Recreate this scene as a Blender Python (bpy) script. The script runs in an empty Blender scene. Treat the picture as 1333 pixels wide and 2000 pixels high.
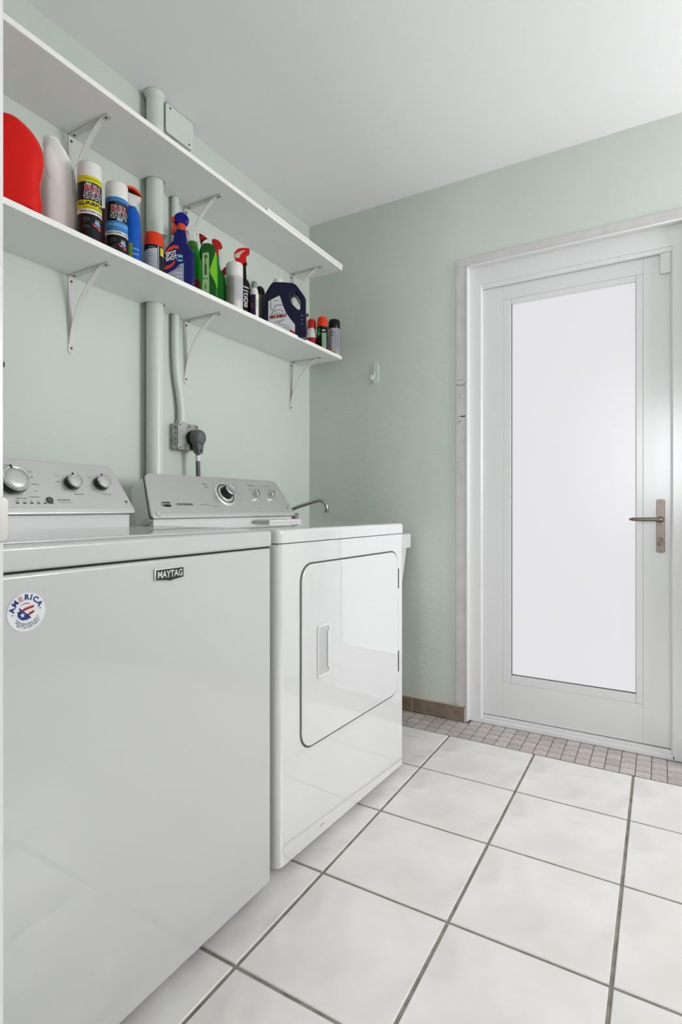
import bpy, bmesh, math, random
from mathutils import Matrix, Vector
from mathutils.geometry import tessellate_polygon
random.seed(7)
PI = math.pi
S = bpy.context.scene
COL = S.collection

# ------------------------------------------------------------------ camera
YAW = math.radians(30.24)
FPX, HOR, CZ = 1073.4, 990.9, 0.965            # focal length / horizon row of the 1333x2000 frame
cam = bpy.data.cameras.new('camera')
cam.sensor_fit = 'VERTICAL'; cam.sensor_height = 36.0; cam.sensor_width = 24.0
cam.lens = FPX / 2000 * 36.0
cam.shift_y = (HOR - 1000) / 2000
cam.clip_start = 0.02
camo = bpy.data.objects.new('camera', cam); COL.objects.link(camo)
camo.location = (0, 0, CZ); camo.rotation_euler = (PI / 2, 0, YAW)
S.camera = camo

# ------------------------------------------------------------------ world, lights, exposure
W = bpy.data.worlds.new('world'); S.world = W; W.use_nodes = True
W.node_tree.nodes['Background'].inputs[0].default_value = (0.86, 0.93, 1.0, 1)
W.node_tree.nodes['Background'].inputs[1].default_value = 1.0
S.view_settings.view_transform = 'Standard'
S.view_settings.look = 'None'
S.view_settings.gamma = 1.0
S.view_settings.use_curve_mapping = False
S.view_settings.exposure = 0.02

def area(name, loc, rot, sx, sy, watt, col=(1, 1, 1)):
    l = bpy.data.lights.new(name, 'AREA'); l.shape = 'RECTANGLE'
    l.size = sx; l.size_y = sy; l.energy = watt; l.color = col
    o = bpy.data.objects.new(name, l); COL.objects.link(o)
    o.location = loc; o.rotation_euler = rot
    return o
# added fill light at a made-up right window; daylight at the hall window behind
area('added_fill_window_1', (1.965, 1.95, 1.51), (PI / 2, 0, PI / 2), 0.80, 0.88, 50, (1.0, 0.985, 1.03))
area('daylight_window_2', (0.15, -2.28, 1.52), (PI / 2, 0, 0), 0.70, 1.15, 50, (1.0, 0.985, 1.03))

# ------------------------------------------------------------------ materials
def lin(c):
    r = []
    for v in c:
        v /= 255.0
        r.append(v / 12.92 if v <= 0.04045 else ((v + 0.055) / 1.055) ** 2.4)
    return (*r, 1.0)

def mat(name, srgb, rough=0.5, metal=0.0, spec=0.5, noise=None, bump=None, coat=0.0, coat_ior=1.5, trans=0.0, emit=None, alpha=None):
    """noise=(scale, srgb2, lo, hi) mixes a second tone; bump=(scale, strength, distance)."""
    m = bpy.data.materials.new(name); m.use_nodes = True
    nt = m.node_tree; b = nt.nodes['Principled BSDF']
    b.inputs['Base Color'].default_value = lin(srgb)
    b.inputs['Roughness'].default_value = rough
    b.inputs['Metallic'].default_value = metal
    b.inputs['Specular IOR Level'].default_value = spec
    b.inputs['Coat Weight'].default_value = coat
    b.inputs['Coat Roughness'].default_value = 0.03; b.inputs['Coat IOR'].default_value = coat_ior
    b.inputs['Transmission Weight'].default_value = trans
    if emit:
        b.inputs['Emission Color'].default_value = lin(emit[0]); b.inputs['Emission Strength'].default_value = emit[1]
    if noise or bump:
        tc = nt.nodes.new('ShaderNodeTexCoord')
    if noise:
        n = nt.nodes.new('ShaderNodeTexNoise'); n.inputs['Scale'].default_value = noise[0]
        n.inputs['Detail'].default_value = 6
        r = nt.nodes.new('ShaderNodeValToRGB')
        r.color_ramp.elements[0].position = noise[2]; r.color_ramp.elements[1].position = noise[3]
        r.color_ramp.elements[0].color = lin(srgb); r.color_ramp.elements[1].color = lin(noise[1])
        nt.links.new(tc.outputs['Object'], n.inputs['Vector'])
        nt.links.new(n.outputs['Fac'], r.inputs['Fac']); nt.links.new(r.outputs['Color'], b.inputs['Base Color'])
    if bump:
        n2 = nt.nodes.new('ShaderNodeTexNoise'); n2.inputs['Scale'].default_value = bump[0]
        n2.inputs['Detail'].default_value = 5
        bp = nt.nodes.new('ShaderNodeBump'); bp.inputs['Strength'].default_value = bump[1]
        bp.inputs['Distance'].default_value = bump[2]
        nt.links.new(tc.outputs['Object'], n2.inputs['Vector'])
        nt.links.new(n2.outputs['Fac'], bp.inputs['Height']); nt.links.new(bp.outputs['Normal'], b.inputs['Normal'])
    return m

M = {}
M['wall'] = mat('sage_wall_paint', (210, 218, 209), 0.55, bump=(38, 0.35, 0.004), noise=(2.2, (205, 214, 204), 0.35, 0.7))
M['hall'] = mat('hall_paint', (225, 224, 220), 0.7)
M['ceil'] = mat('ceiling_paint', (246, 246, 246), 0.8, bump=(60, 0.2, 0.002))
M['pipe'] = mat('sage_pipe_paint', (214, 223, 214), 0.35, bump=(25, 0.25, 0.002))
M['grout'] = mat('tile_grout', (146, 141, 132), 0.9, noise=(30, (120, 114, 106), 0.4, 0.7))
M['mgrout'] = mat('mosaic_grout', (112, 101, 92), 0.9)
M['tile'] = mat('cream_floor_tile', (231, 228, 225), 0.25, noise=(4.5, (220, 215, 211), 0.38, 0.72), bump=(7.5, 0.75, 0.010))
_nt = M['tile'].node_tree
for _n in _nt.nodes:
    if _n.type == 'TEX_NOISE' and abs(_n.inputs['Scale'].default_value - 7.5) < .1:
        _n.noise_type = 'RIDGED_MULTIFRACTAL'; _n.inputs['Distortion'].default_value = 0.6; _n.inputs['Roughness'].default_value = 0.55
    if _n.type == 'BUMP': _n.inputs['Strength'].default_value = 1.0; _n.inputs['Distance'].default_value = 0.013
M['mosaic'] = [mat('taupe_mosaic_%d' % i, c, 0.45, noise=(45, c2, 0.35, 0.7), bump=(70, 0.3, 0.002)) for i, (c, c2) in enumerate(
    [((196, 190, 187), (166, 158, 153)), ((204, 198, 195), (176, 169, 165)), ((188, 181, 177), (158, 150, 145)), ((198, 190, 185), (176, 166, 158))])]
M['base'] = mat('brown_stone_tile', (142, 126, 110), 0.5, noise=(30, (116, 100, 84), 0.35, 0.7), bump=(60, 0.4, 0.002))
M['basejoint'] = mat('base_joint', (196, 188, 176), 0.9)
M['white'] = mat('white_gloss_paint', (224, 224, 224), 0.20, bump=(7, 0.05, 0.003))
M['casing'] = mat('casing_paint', (209, 206, 205), 0.5, noise=(14, (199, 196, 196), 0.4, 0.7), bump=(40, 0.3, 0.002))
M['shelf'] = mat('shelf_white_melamine', (242, 242, 241), 0.5)
M['shelfedge'] = mat('shelf_edge_band', (248, 246, 241), 0.5)
M['bracket'] = mat('bracket_white_enamel', (214, 215, 211), 0.4)
M['screw'] = mat('screw_steel', (90, 90, 86), 0.45, metal=0.8)
M['hole'] = mat('dark_gap', (38, 37, 35), 0.9)
M['scuff'] = mat('black_scuff', (48, 47, 45), 0.8)
M['enamel'] = mat('white_appliance_enamel', (225, 225, 225), 0.14, coat=1.0, coat_ior=2.15)
M['satin'] = mat('white_washer_enamel', (203, 203, 203), 0.22, coat=0.6, coat_ior=1.5)
M['enamel2'] = mat('white_appliance_plastic', (224, 224, 223), 0.25)
M['silver'] = mat('brushed_silver', (212, 211, 210), 0.36, metal=0.75, bump=(180, 0.05, 0.0005))
M['silverlip'] = mat('polished_silver_lip', (222, 221, 220), 0.28, metal=0.6)
M['chrome'] = mat('chrome', (215, 215, 213), 0.10, metal=1.0)
M['darkchrome'] = mat('knob_skirt', (46, 45, 44), 0.3, metal=0.5)
M['print'] = mat('grey_print', (84, 82, 80), 0.6)
M['black'] = mat('black_plastic', (22, 22, 23), 0.35)
M['nickel'] = mat('satin_nickel', (124, 115, 106), 0.38, metal=0.85)
M['strike'] = mat('strike_steel', (158, 156, 152), 0.4, metal=0.8)
M['steelbox'] = mat('galvanised_steel', (142, 144, 140), 0.38, metal=0.85, noise=(40, (190, 192, 188), 0.35, 0.65))
M['greyplug'] = mat('grey_rubber', (98, 100, 99), 0.5)
M['tape'] = mat('white_tape', (232, 232, 230), 0.4)
M['tub'] = mat('utility_tub_plastic', (224, 224, 221), 0.4)
M['faucet'] = mat('faucet_chrome', (176, 176, 168), 0.16, metal=1.0)
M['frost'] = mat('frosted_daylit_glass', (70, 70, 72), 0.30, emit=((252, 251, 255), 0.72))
M['hook'] = mat('hook_plastic', (216, 224, 216), 0.35)

# ------------------------------------------------------------------ geometry helpers
def put(name, me, m, parent=None, smooth=35, wn=True):
    me.materials.clear()
    for x in (m if isinstance(m, (list, tuple)) else [m]): me.materials.append(x)
    if smooth:
        me.polygons.foreach_set('use_smooth', [True] * len(me.polygons))
        me.set_sharp_from_angle(angle=math.radians(smooth))
    o = bpy.data.objects.new(name, me); COL.objects.link(o)
    if parent is not None: o.parent = parent
    if smooth and wn:
        w = o.modifiers.new('weighted_normals', 'WEIGHTED_NORMAL'); w.keep_sharp = True; w.weight = 80
    return o

def from_bm(bm):
    bmesh.ops.recalc_face_normals(bm, faces=bm.faces)
    me = bpy.data.meshes.new('mesh'); bm.to_mesh(me); bm.free(); me.update()
    return me

def box_bm(bm, x0, x1, y0, y1, z0, z1, bev=0.0, seg=2):
    t = bmesh.new()
    bmesh.ops.create_cube(t, size=1.0)
    for v in t.verts:
        v.co = Vector((x0 + (v.co.x + .5) * (x1 - x0), y0 + (v.co.y + .5) * (y1 - y0), z0 + (v.co.z + .5) * (z1 - z0)))
    if bev: bmesh.ops.bevel(t, geom=t.edges[:] + t.verts[:], offset=bev, segments=seg, profile=0.5, affect='EDGES')
    tm = bpy.data.meshes.new('tmp'); t.to_mesh(tm); t.free(); bm.from_mesh(tm); bpy.data.meshes.remove(tm)

def boxes(name, lst, m, parent=None, bev=0.0, seg=2):
    bm = bmesh.new()
    for b in lst: box_bm(bm, *b[:6], b[6] if len(b) > 6 else bev, seg)
    return put(name, from_bm(bm), m, parent)

def pydata(verts, faces):
    me = bpy.data.meshes.new('mesh'); me.from_pydata([tuple(v) for v in verts], [], faces)
    bm = bmesh.new(); bm.from_mesh(me); bmesh.ops.recalc_face_normals(bm, faces=bm.faces); bm.to_mesh(me); bm.free()
    return me

def lathe(name, prof, m, parent=None, seg=40, sx=1.0, sy=1.0, Mx=None, smooth=40):
    """revolve (r, z) points round local z; r = 0 closes."""
    vs, fs, rings = [], [], []
    for r, z in prof:
        if r < 1e-6:
            rings.append([len(vs)]); vs.append(Vector((0, 0, z)))
        else:
            rings.append(list(range(len(vs), len(vs) + seg)))
            for i in range(seg):
                a = 2 * PI * i / seg; vs.append(Vector((r * sx * math.cos(a), r * sy * math.sin(a), z)))
    for A, B in zip(rings, rings[1:]):
        for i in range(seg):
            j = (i + 1) % seg
            if len(A) == 1 and len(B) == 1: break
            if len(A) == 1: fs.append((A[0], B[i], B[j]))
            elif len(B) == 1: fs.append((A[i], A[j], B[0]))
            else: fs.append((A[i], A[j], B[j], B[i]))
    if Mx is not None: vs = [Mx @ v for v in vs]
    return put(name, pydata(vs, fs), m, parent, smooth, False)

def tube_geo(pts, r, seg=14, caps=True):
    pts = [Vector(p) for p in pts]; rr = r if isinstance(r, (list, tuple)) else [r] * len(pts)
    vs, fs = [], []; n = None
    for i, p in enumerate(pts):
        t = (pts[min(i + 1, len(pts) - 1)] - pts[max(i - 1, 0)]).normalized()
        if n is None: n = t.orthogonal().normalized()
        n = (n - t * n.dot(t)).normalized(); b = t.cross(n)
        for k in range(seg):
            a = 2 * PI * k / seg; vs.append(p + (n * math.cos(a) + b * math.sin(a)) * rr[i])
    for i in range(len(pts) - 1):
        for k in range(seg):
            j = (k + 1) % seg; fs.append((i * seg + k, i * seg + j, (i + 1) * seg + j, (i + 1) * seg + k))
    if caps:
        fs.append(tuple(range(seg))); fs.append(tuple(range(len(vs) - seg, len(vs))))
    return vs, fs

def tube(name, pts, r, m, parent=None, seg=14, smooth=40):
    return put(name, pydata(*tube_geo(pts, r, seg)), m, parent, smooth, False)

def smooth_path(pts, n=8):
    """Catmull-Rom through points"""
    P = [Vector(p) for p in pts]; P = [P[0] * 2 - P[1]] + P + [P[-1] * 2 - P[-2]]
    out = []
    for i in range(1, len(P) - 2):
        for k in range(n):
            t = k / n
            out.append(0.5 * ((2 * P[i]) + (P[i + 1] - P[i - 1]) * t + (2 * P[i - 1] - 5 * P[i] + 4 * P[i + 1] - P[i + 2]) * t * t
                              + (3 * P[i] - P[i - 1] - 3 * P[i + 1] + P[i + 2]) * t ** 3))
    out.append(P[-2]); return out

def closed_path(pts, n=5):
    P = [Vector(p) for p in pts]; k0 = len(P); out = []
    for i in range(k0):
        a, b, c, d = P[i - 1], P[i], P[(i + 1) % k0], P[(i + 2) % k0]
        for k in range(n):
            t = k / n
            out.append(0.5 * ((2 * b) + (c - a) * t + (2 * a - 5 * b + 4 * c - d) * t * t + (3 * b - a - 3 * c + d) * t ** 3))
    return out

def curve_mesh(cu, Mx):
    o = bpy.data.objects.new('tmp', cu); COL.objects.link(o)
    bpy.context.view_layer.update()
    dg = bpy.context.evaluated_depsgraph_get(); ev = o.evaluated_get(dg)
    t = ev.to_mesh(); vs = [Mx @ v.co for v in t.vertices]; fs = [tuple(p.vertices) for p in t.polygons]
    ev.to_mesh_clear(); bpy.data.objects.remove(o); bpy.data.curves.remove(cu)
    return vs, fs

def sarea(L): return sum(L[k - 1][0] * L[k][1] - L[k][0] * L[k - 1][1] for k in range(len(L))) / 2
def offset_loop(L, d):
    """move every point d to the left of the walking direction (into the material), mitres limited"""
    out = []; n = len(L)
    for k in range(n):
        a, b, c = Vector(L[k - 1]), Vector(L[k]), Vector(L[(k + 1) % n])
        e1, e2 = (b - a), (c - b)
        e1 = e1.normalized() if e1.length > 1e-9 else e2.normalized(); e2 = e2.normalized() if e2.length > 1e-9 else e1
        n1, n2 = Vector((-e1.y, e1.x)), Vector((-e2.y, e2.x)); m = n1 + n2
        m = m.normalized() if m.length > 1e-6 else n1
        out.append(b + m * (d / max(m.dot(n1), 0.6)))
    return out
def ext(name, loops, thick, m, parent=None, Mx=Matrix(), bev=0.0, res=2, smooth=40):
    """outline loops (2-D, holes allowed) extruded to a solid of thickness thick with rounded rims"""
    LL = []
    for k, L in enumerate(loops):
        P = [Vector((q[0], q[1])) for q in L]
        P = [p for i, p in enumerate(P) if (p - P[i - 1]).length > 1e-6]
        if (sarea(P) > 0) != (k == 0): P.reverse()
        LL.append(P)
    h = thick / 2; lay = []
    if bev > 0:
        for q in range(res + 1):
            a = PI / 2 * q / res; lay.append((bev * (1 - math.sin(a)), -h + bev * (1 - math.cos(a))))
        lay += [(o, -z) for o, z in reversed(lay)]
    else: lay = [(0, -h), (0, h)]
    vs, fs = [], []; first, last = [], []
    for P in LL:
        n = len(P); base = len(vs)
        for q, (o, z) in enumerate(lay):
            ring = offset_loop(P, o) if o > 1e-9 else P
            if q == 0: first.append((base, ring))
            if q == len(lay) - 1: last.append((base + q * n, ring))
            vs += [Mx @ Vector((p.x, p.y, z)) for p in ring]
        for q in range(len(lay) - 1):
            for k in range(n):
                l = (k + 1) % n; fs.append((base + q * n + k, base + q * n + l, base + (q + 1) * n + l, base + (q + 1) * n + k))
    for cap, flip in ((first, True), (last, False)):
        if len(LL) == 1:
            f = tuple(range(cap[0][0], cap[0][0] + len(LL[0]))); fs.append(f[::-1] if flip else f)
        else:
            idx = [b + k for b, r in cap for k in range(len(r))]
            for t in tessellate_polygon([[Vector((p.x, p.y, 0)) for p in r] for b, r in cap]):
                f = tuple(idx[x] for x in t); fs.append(f)
    me = bpy.data.meshes.new('mesh'); me.from_pydata([tuple(v) for v in vs], [], fs)
    bm = bmesh.new(); bm.from_mesh(me); bpy.data.meshes.remove(me)
    return put(name, from_bm(bm), m, parent, smooth)

def rrect(x0, x1, y0, y1, r, n=6):
    o = []
    for cx, cy, a0 in ((x1 - r, y0 + r, -90), (x1 - r, y1 - r, 0), (x0 + r, y1 - r, 90), (x0 + r, y0 + r, 180)):
        for k in range(n + 1):
            a = math.radians(a0 + 90 * k / n); o.append((cx + r * math.cos(a), cy + r * math.sin(a)))
    return o

def round_poly(P, R, n=6):
    out = []; k0 = len(P)
    for k in range(k0):
        a, b, c = Vector(P[k - 1]), Vector(P[k]), Vector(P[(k + 1) % k0])
        u, v = (a - b), (c - b); lu, lv = u.length, v.length; u.normalize(); v.normalize()
        ang = u.angle(v); t = min(R[k] / math.tan(ang / 2), lu * .48, lv * .48)
        for q in range(n + 1):
            w = q / n; out.append(b + u * t * (1 - w) ** 2 + v * t * w ** 2)
    return out

def circle(cx, cy, r, n=24, ry=None):
    return [(cx + r * math.cos(2 * PI * i / n), cy + (ry or r) * math.sin(2 * PI * i / n)) for i in range(n)]

_tc = {}
def text2d(s, size, bold=0.0, shear=0.0):
    key = (s, size, bold, shear)
    if key not in _tc:
        cu = bpy.data.curves.new('tmp', 'FONT'); cu.body = s; cu.size = size; cu.align_x = 'CENTER'; cu.align_y = 'CENTER'
        cu.offset = bold; cu.shear = shear; cu.resolution_u = 2; cu.fill_mode = 'FRONT'
        _tc[key] = curve_mesh(cu, Matrix())
    return _tc[key]

def warp_text(name, items, fn, m, parent):
    """items: (text, size, s, t[, bold, rot, shear, squeeze]); fn maps (s, t) to a point."""
    V, F = [], []
    for it in items:
        s, size, cx, cy = it[:4]; bold = it[4] if len(it) > 4 else 0; rot = it[5] if len(it) > 5 else 0
        shear = it[6] if len(it) > 6 else 0; sq = it[7] if len(it) > 7 else 1
        vs, fs = text2d(s, size, bold, shear); n = len(V); c, q = math.cos(rot), math.sin(rot)
        for v in vs:
            x, y = v.x * sq, v.y
            V.append(Vector(fn(cx + x * c - y * q, cy + x * q + y * c)))
        F += [tuple(i + n for i in f) for f in fs]
    me = bpy.data.meshes.new('mesh'); me.from_pydata([tuple(v) for v in V], [], F)
    o = put(name, me, m, parent, 0)
    if name in ('panel_print', 'small_print'): o['kind'] = 'stuff'
    return o

def warp_poly(name, polys, fn, m, parent):
    """flat printed patches: lists of (s, t), each an object unless it is one drawing"""
    if len(polys) > 1 and name != 'pipe_drawing':
        return [warp_poly(name, [q], fn, m, parent) for q in polys]
    V, F = [], []
    for P in polys:
        n = len(V); V += [Vector(fn(*p)) for p in P]; F.append(tuple(range(n, n + len(P))))
    me = bpy.data.meshes.new('mesh'); me.from_pydata([tuple(v) for v in V], [], F)
    o = put(name, me, m, parent, 0)
    if name == 'pipe_drawing': o['kind'] = 'stuff'
    return o

def basis(o, ex, ey, ez):
    return Matrix(((ex[0], ey[0], ez[0], o[0]), (ex[1], ey[1], ez[1], o[1]), (ex[2], ey[2], ez[2], o[2]), (0, 0, 0, 1)))

def tag(o, label=None, cat=None, group=None, kind=None):
    if label: o['label'] = label
    if cat: o['category'] = cat
    if group: o['group'] = group
    if kind: o['kind'] = kind
    return o

def thing(name, loc=(0, 0, 0), rz=0.0, label=None, cat=None, group=None, kind=None):
    o = bpy.data.objects.new(name, None); COL.objects.link(o); o.empty_display_size = 0.05
    o.location = loc; o.rotation_euler = (0, 0, rz)
    return tag(o, label, cat, group, kind)

# ------------------------------------------------------------------ room shell
XW, YW, CE = -1.607, 2.425, 2.447           # left wall, door wall, ceiling
XR, YF = 1.90, 0.25                          # right wall, room face of the wall with the doorway
def struct(name, lst, m, label=None, cat='wall', bev=0.0):
    o = boxes(name, lst, m, None, bev); tag(o, label, cat, kind='structure'); return o
struct('wall_left', [(XW - .12, XW, -2.3, YW + .15, 0, CE)], M['wall'], 'sage green plaster wall behind washer, dryer and shelves')
DX0, DX1, DZ = -0.757, 0.097, 2.048          # door opening
WY0, WY1, WZ0, WZ1 = 1.55, 2.35, 1.07, 1.95  # unseen window added in the right wall for fill light
struct('wall_back', [(XW, DX0, YW, YW + .15, 0, CE), (DX0, DX1, YW, YW + .15, DZ, CE), (DX1, XR, YW, YW + .15, 0, CE)],
       M['wall'], 'sage green end wall with the glazed white door')
struct('wall_right', [(XR, XR + .12, YF - .12, WY0, 0, CE), (XR, XR + .12, WY1, YW + .15, 0, CE), (XR, XR + .12, WY0, WY1, 0, WZ0), (XR, XR + .12, WY0, WY1, WZ1, CE)], M['wall'], 'sage green wall on the right, out of view')
JX0, JX1 = -0.470, 0.46
struct('wall_front', [(XW, JX0 - .02, YF - .12, YF, 0, CE), (JX1 + .02, XR, YF - .12, YF, 0, CE), (JX0 - .02, JX1 + .02, YF - .12, YF, 2.05, CE)],
       M['wall'], 'wall with the entrance doorway the view looks through')
struct('ceiling', [(XW - .12, XR + .12, -2.3, YW + .15, CE, CE + .1)], M['ceil'], 'plain white painted ceiling', 'ceiling')
struct('wall_hall_right', [(XR, XR + .12, -2.3, YF - .12, 0, CE)], M['hall'], 'pale wall of the hall behind the view')
HX0, HX1, HZ0, HZ1 = -0.20, 0.50, 0.95, 2.10
struct('wall_hall_back', [(XW, HX0, -2.3, -2.18, 0, CE), (HX1, XR, -2.3, -2.18, 0, CE), (HX0, HX1, -2.3, -2.18, 0, HZ0), (HX0, HX1, -2.3, -2.18, HZ1, CE)],
       M['hall'], 'pale end wall of the hall with a window')
for n, (loc, rz, wd, H, lab) in enumerate([((XR + .02, (WY0 + WY1) / 2, WZ0), PI / 2, WY1 - WY0, WZ1 - WZ0, 'white framed window added in the right wall near the glazed door for fill light'),
                                       (((HX0 + HX1) / 2, -2.26, HZ0), 0, HX1 - HX0, HZ1 - HZ0, 'white framed window at the end of the hall')]):
    w = thing('window_%d' % (n + 1), loc, rz, kind='structure', label=lab, cat='window')
    h = wd / 2; dp = .045 if n else -.045
    boxes('window_frame', [(-h, -h + .03, 0, dp, 0, H), (h - .03, h, 0, dp, 0, H), (-h + .03, h - .03, 0, dp, 0, .03), (-h + .03, h - .03, 0, dp, H - .03, H)], M['white'], w)
    boxes('mullion', [(-.012, .012, dp * .1, dp * .9, .03, H - .03)], M['white'], w)

# floor: a grout bed, the cream tiles and the mosaic border are pieces of it
fl = struct('floor', [(XW, XR, -2.2, YW + .12, -0.06, -0.0035)], M['grout'], 'cream ceramic tile floor with grey grout and taupe mosaic border', 'floor')
TX = [-1.462, -1.118, -0.774, -0.430, -0.087, 0.257, 0.601, 0.945, 1.289, 1.633]
TY = [0.199, 0.543, 0.887, 1.2315, 1.576, 1.914, 2.237]
GAP = 0.0042
tile_cache = {}
def tile_mesh(w, d, m, th, bev):
    k = (round(w, 4), round(d, 4), m.name)
    if k not in tile_cache:
        bm = bmesh.new(); box_bm(bm, -w / 2, w / 2, -d / 2, d / 2, -th, 0, 0)
        up = [e for e in bm.edges if all(v.co.z > -1e-6 for v in e.verts)]
        bmesh.ops.bevel(bm, geom=up, offset=bev, segments=1, affect='EDGES')
        me = from_bm(bm); me.materials.append(m); tile_cache[k] = me
    return tile_cache[k]
xs = [XW] + TX + [XR]; ys = [-0.145] + TY
for i in range(len(xs) - 1):
    for j in range(len(ys) - 1):
        x0, x1, y0, y1 = xs[i] + GAP, xs[i + 1] - GAP, ys[j] + GAP, ys[j + 1] - GAP
        if j == len(ys) - 2: y1 = ys[j + 1] - 0.001
        if x1 - x0 < .02: continue
        o = bpy.data.objects.new('floor_tile', tile_mesh(x1 - x0, y1 - y0, M['tile'], .012, .0018)); COL.objects.link(o)
        o.parent = fl; o.location = ((x0 + x1) / 2, (y0 + y1) / 2, random.uniform(-.0004, .0004))
mb = boxes('mosaic_bed', [(XW, XR, 2.238, YW + .06, -0.012, -0.0012)], M['mgrout'], fl)
MP = 0.0507
for i in range(-32, 14):
    x0 = -0.082 + (i - 1) * MP
    if x0 < XW + .001 or x0 + MP > XR: continue
    for j in range(4):
        y0 = 2.2395 + j * 0.0515; y1 = y0 + 0.0515
        inside = x0 > DX0 - .02 and x0 + MP < DX1 + .03
        if j == 3 and not inside: y1 = 2.409
        if y1 - y0 < .012: continue
        m_ = M['mosaic'][random.randrange(4)]
        o = bpy.data.objects.new('mosaic_tile', tile_mesh(MP - .003, y1 - y0 - .0042, m_, .006, .0008)); COL.objects.link(o)
        o.parent = fl; o.location = (x0 + MP / 2, (y0 + y1) / 2, random.uniform(-.0003, .0004))

bb = thing('baseboard_back', (0, YW, 0), kind='structure', label='low brown stone tile skirting along the end wall', cat='skirting')
for a, b in ((XW, -1.282), (-1.279, -1.0185), (-1.0155, -0.764)):
    boxes('baseboard_tile', [(a, b, -.015, 0, 0, .066)], M['base'], bb, .002)
boxes('joint', [(-1.0185, -1.0155, -.0142, 0, 0, .0655), (-1.282, -1.279, -.0142, 0, 0, .0655), (-.764, -.757, -.0155, 0, 0, .065)], M['basejoint'], bb)
boxes('cap_bead', [(XW, -.764, -.012, 0, .066, .0695)], M['basejoint'], bb)

# ------------------------------------------------------------------ glazed door
tr = thing('trim_1', (0, YW, 0), kind='structure', label='pale grey flat casing round the white door with black scuff marks', cat='door casing')
boxes('casing_board', [(-.803, DX0, -.010, 0, .0695, DZ)], M['casing'], tr, .0015)
boxes('casing_board', [(-.803, DX1 + .046, -.010, 0, DZ, 2.082)], M['casing'], tr, .0015)
boxes('casing_board', [(DX1, DX1 + .046, -.010, 0, 0, DZ)], M['casing'], tr, .0015)
bm = bmesh.new()
def scuff(x0, z0, x1, z1, w):
    box_bm(bm, min(x0, x1), max(x0, x1), -.0109, -.0099, min(z0, z1) - w / 2, max(z0, z1) + w / 2)
def stroke(pts, w):
    for (a, b), (c, d) in zip(pts, pts[1:]):
        dx, dz = c - a, d - b; l = math.hypot(dx, dz); nx, nz = -dz / l * w / 2, dx / l * w / 2
        q = [(a + nx, -.0108, b + nz), (c + nx, -.0108, d + nz), (c - nx, -.0108, d - nz), (a - nx, -.0108, b - nz)]
        f = [bm.verts.new(p) for p in q]; bm.faces.new(f)
stroke([(-.797, 1.5385), (-.78, 1.540), (-.765, 1.541)], .0012)
stroke([(-.801, 1.5215), (-.792, 1.516), (-.778, 1.515), (-.766, 1.519), (-.760, 1.522)], .0022)
stroke([(-.800, 1.374), (-.788, 1.374), (-.780, 1.3755)], .0014)
stroke([(-.782, 1.377), (-.776, 1.374), (-.768, 1.3745), (-.760, 1.376)], .005)
stroke([(-.795, 1.347), (-.785, 1.352), (-.780, 1.356)], .0024)
stroke([(-.790, 1.463), (-.786, 1.464)], .003); stroke([(-.790, 1.476), (-.786, 1.477)], .002)
for k in range(9):
    z = 1.09 + k * .010; x = -.798 + random.uniform(0, .012); stroke([(x, z), (x + random.uniform(.008, .022), z + random.uniform(-.002, .003))], .0007)
put('scuff_mark', from_bm(bm), M['scuff'], tr, 0)

d1 = thing('door_1', (0, YW, 0), kind='structure', label='white glazed door with frosted pane and nickel lever handle', cat='door')
LX0, LX1, LZ0, LZ1 = -0.697, 0.036, 0.037, 1.963     # leaf edges
FY = 0.018                                            # frame face behind wall face
LY = 0.040                                            # leaf face
boxes('door_frame', [(DX0, LX0, FY, .12, 0, DZ, .004), (LX1, DX1, FY, .12, 0, DZ, .004), (LX0 - .006, LX1 + .006, FY, .12, LZ1, DZ, .004)], M['white'], d1)
boxes('stop_bead', [(LX0 - .012, LX0 + .004, FY + .004, LY - .001, .01, LZ1 + .004, .0045), (LX1 - .004, LX1 + .012, FY + .004, LY - .001, .01, LZ1 + .004, .0045),
                    (LX0 - .012, LX1 + .012, FY + .004, LY - .001, LZ1 - .020, LZ1 + .010, .009)], M['white'], d1, seg=3)
boxes('architrave_bead', [(DX0 - .0005, DX0 + .009, -.0135, FY + .002, .004, DZ, .003), (DX1 - .009, DX1 + .0005, -.0135, FY + .002, .004, DZ, .003),
                          (DX0 - .0005, DX1 + .0005, -.0135, FY + .002, DZ - .009, DZ + .0005, .003)], M['white'], d1)
GX0, GX1, GZ0, GZ1 = -0.571, -0.086, 0.226, 1.860     # visible glass
SX0, SX1, RZ0, RZ1 = -0.606, -0.061, 0.190, 1.884     # stile / rail joint lines
for a, b in ((LX0 + .001, SX0), (SX1, LX1 - .001)):
    boxes('stile', [(a, b, LY, LY + .042, LZ0, LZ1 - .001)], M['white'], d1, .0008)
for a, b in ((LZ0, RZ0), (RZ1, LZ1 - .001)):
    boxes('rail', [(SX0, SX1, LY + .0002, LY + .042, a, b)], M['white'], d1, .0012)
bd = (SX0, SX1)
for q in ((bd[0], GX0, RZ0, RZ1), (GX1, bd[1], RZ0, RZ1)):
    boxes('glazing_bead', [(q[0], q[1], LY + .0010, LY + .03, q[2], q[3])], M['white'], d1, .0022)
for q in ((GX0, GX1, RZ0, GZ0), (GX0, GX1, GZ1, RZ1)):
    boxes('glazing_bead', [(q[0], q[1], LY + .0010, LY + .03, q[2], q[3])], M['white'], d1, .0022)
boxes('pane_seal', [(GX0 - .001, GX0 + .0022, LY + .006, LY + .016, GZ0, GZ1), (GX0, GX1, LY + .006, LY + .016, GZ0 - .001, GZ0 + .002),
                    (GX1 - .0014, GX1 + .001, LY + .006, LY + .016, GZ0, GZ1)], M['print'], d1)
tag(boxes('pane', [(GX0 - .01, GX1 + .01, LY + .016, LY + .022, GZ0 - .01, GZ1 + .01)], M['frost'], d1), 'frosted glass pane glowing with daylight')
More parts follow.
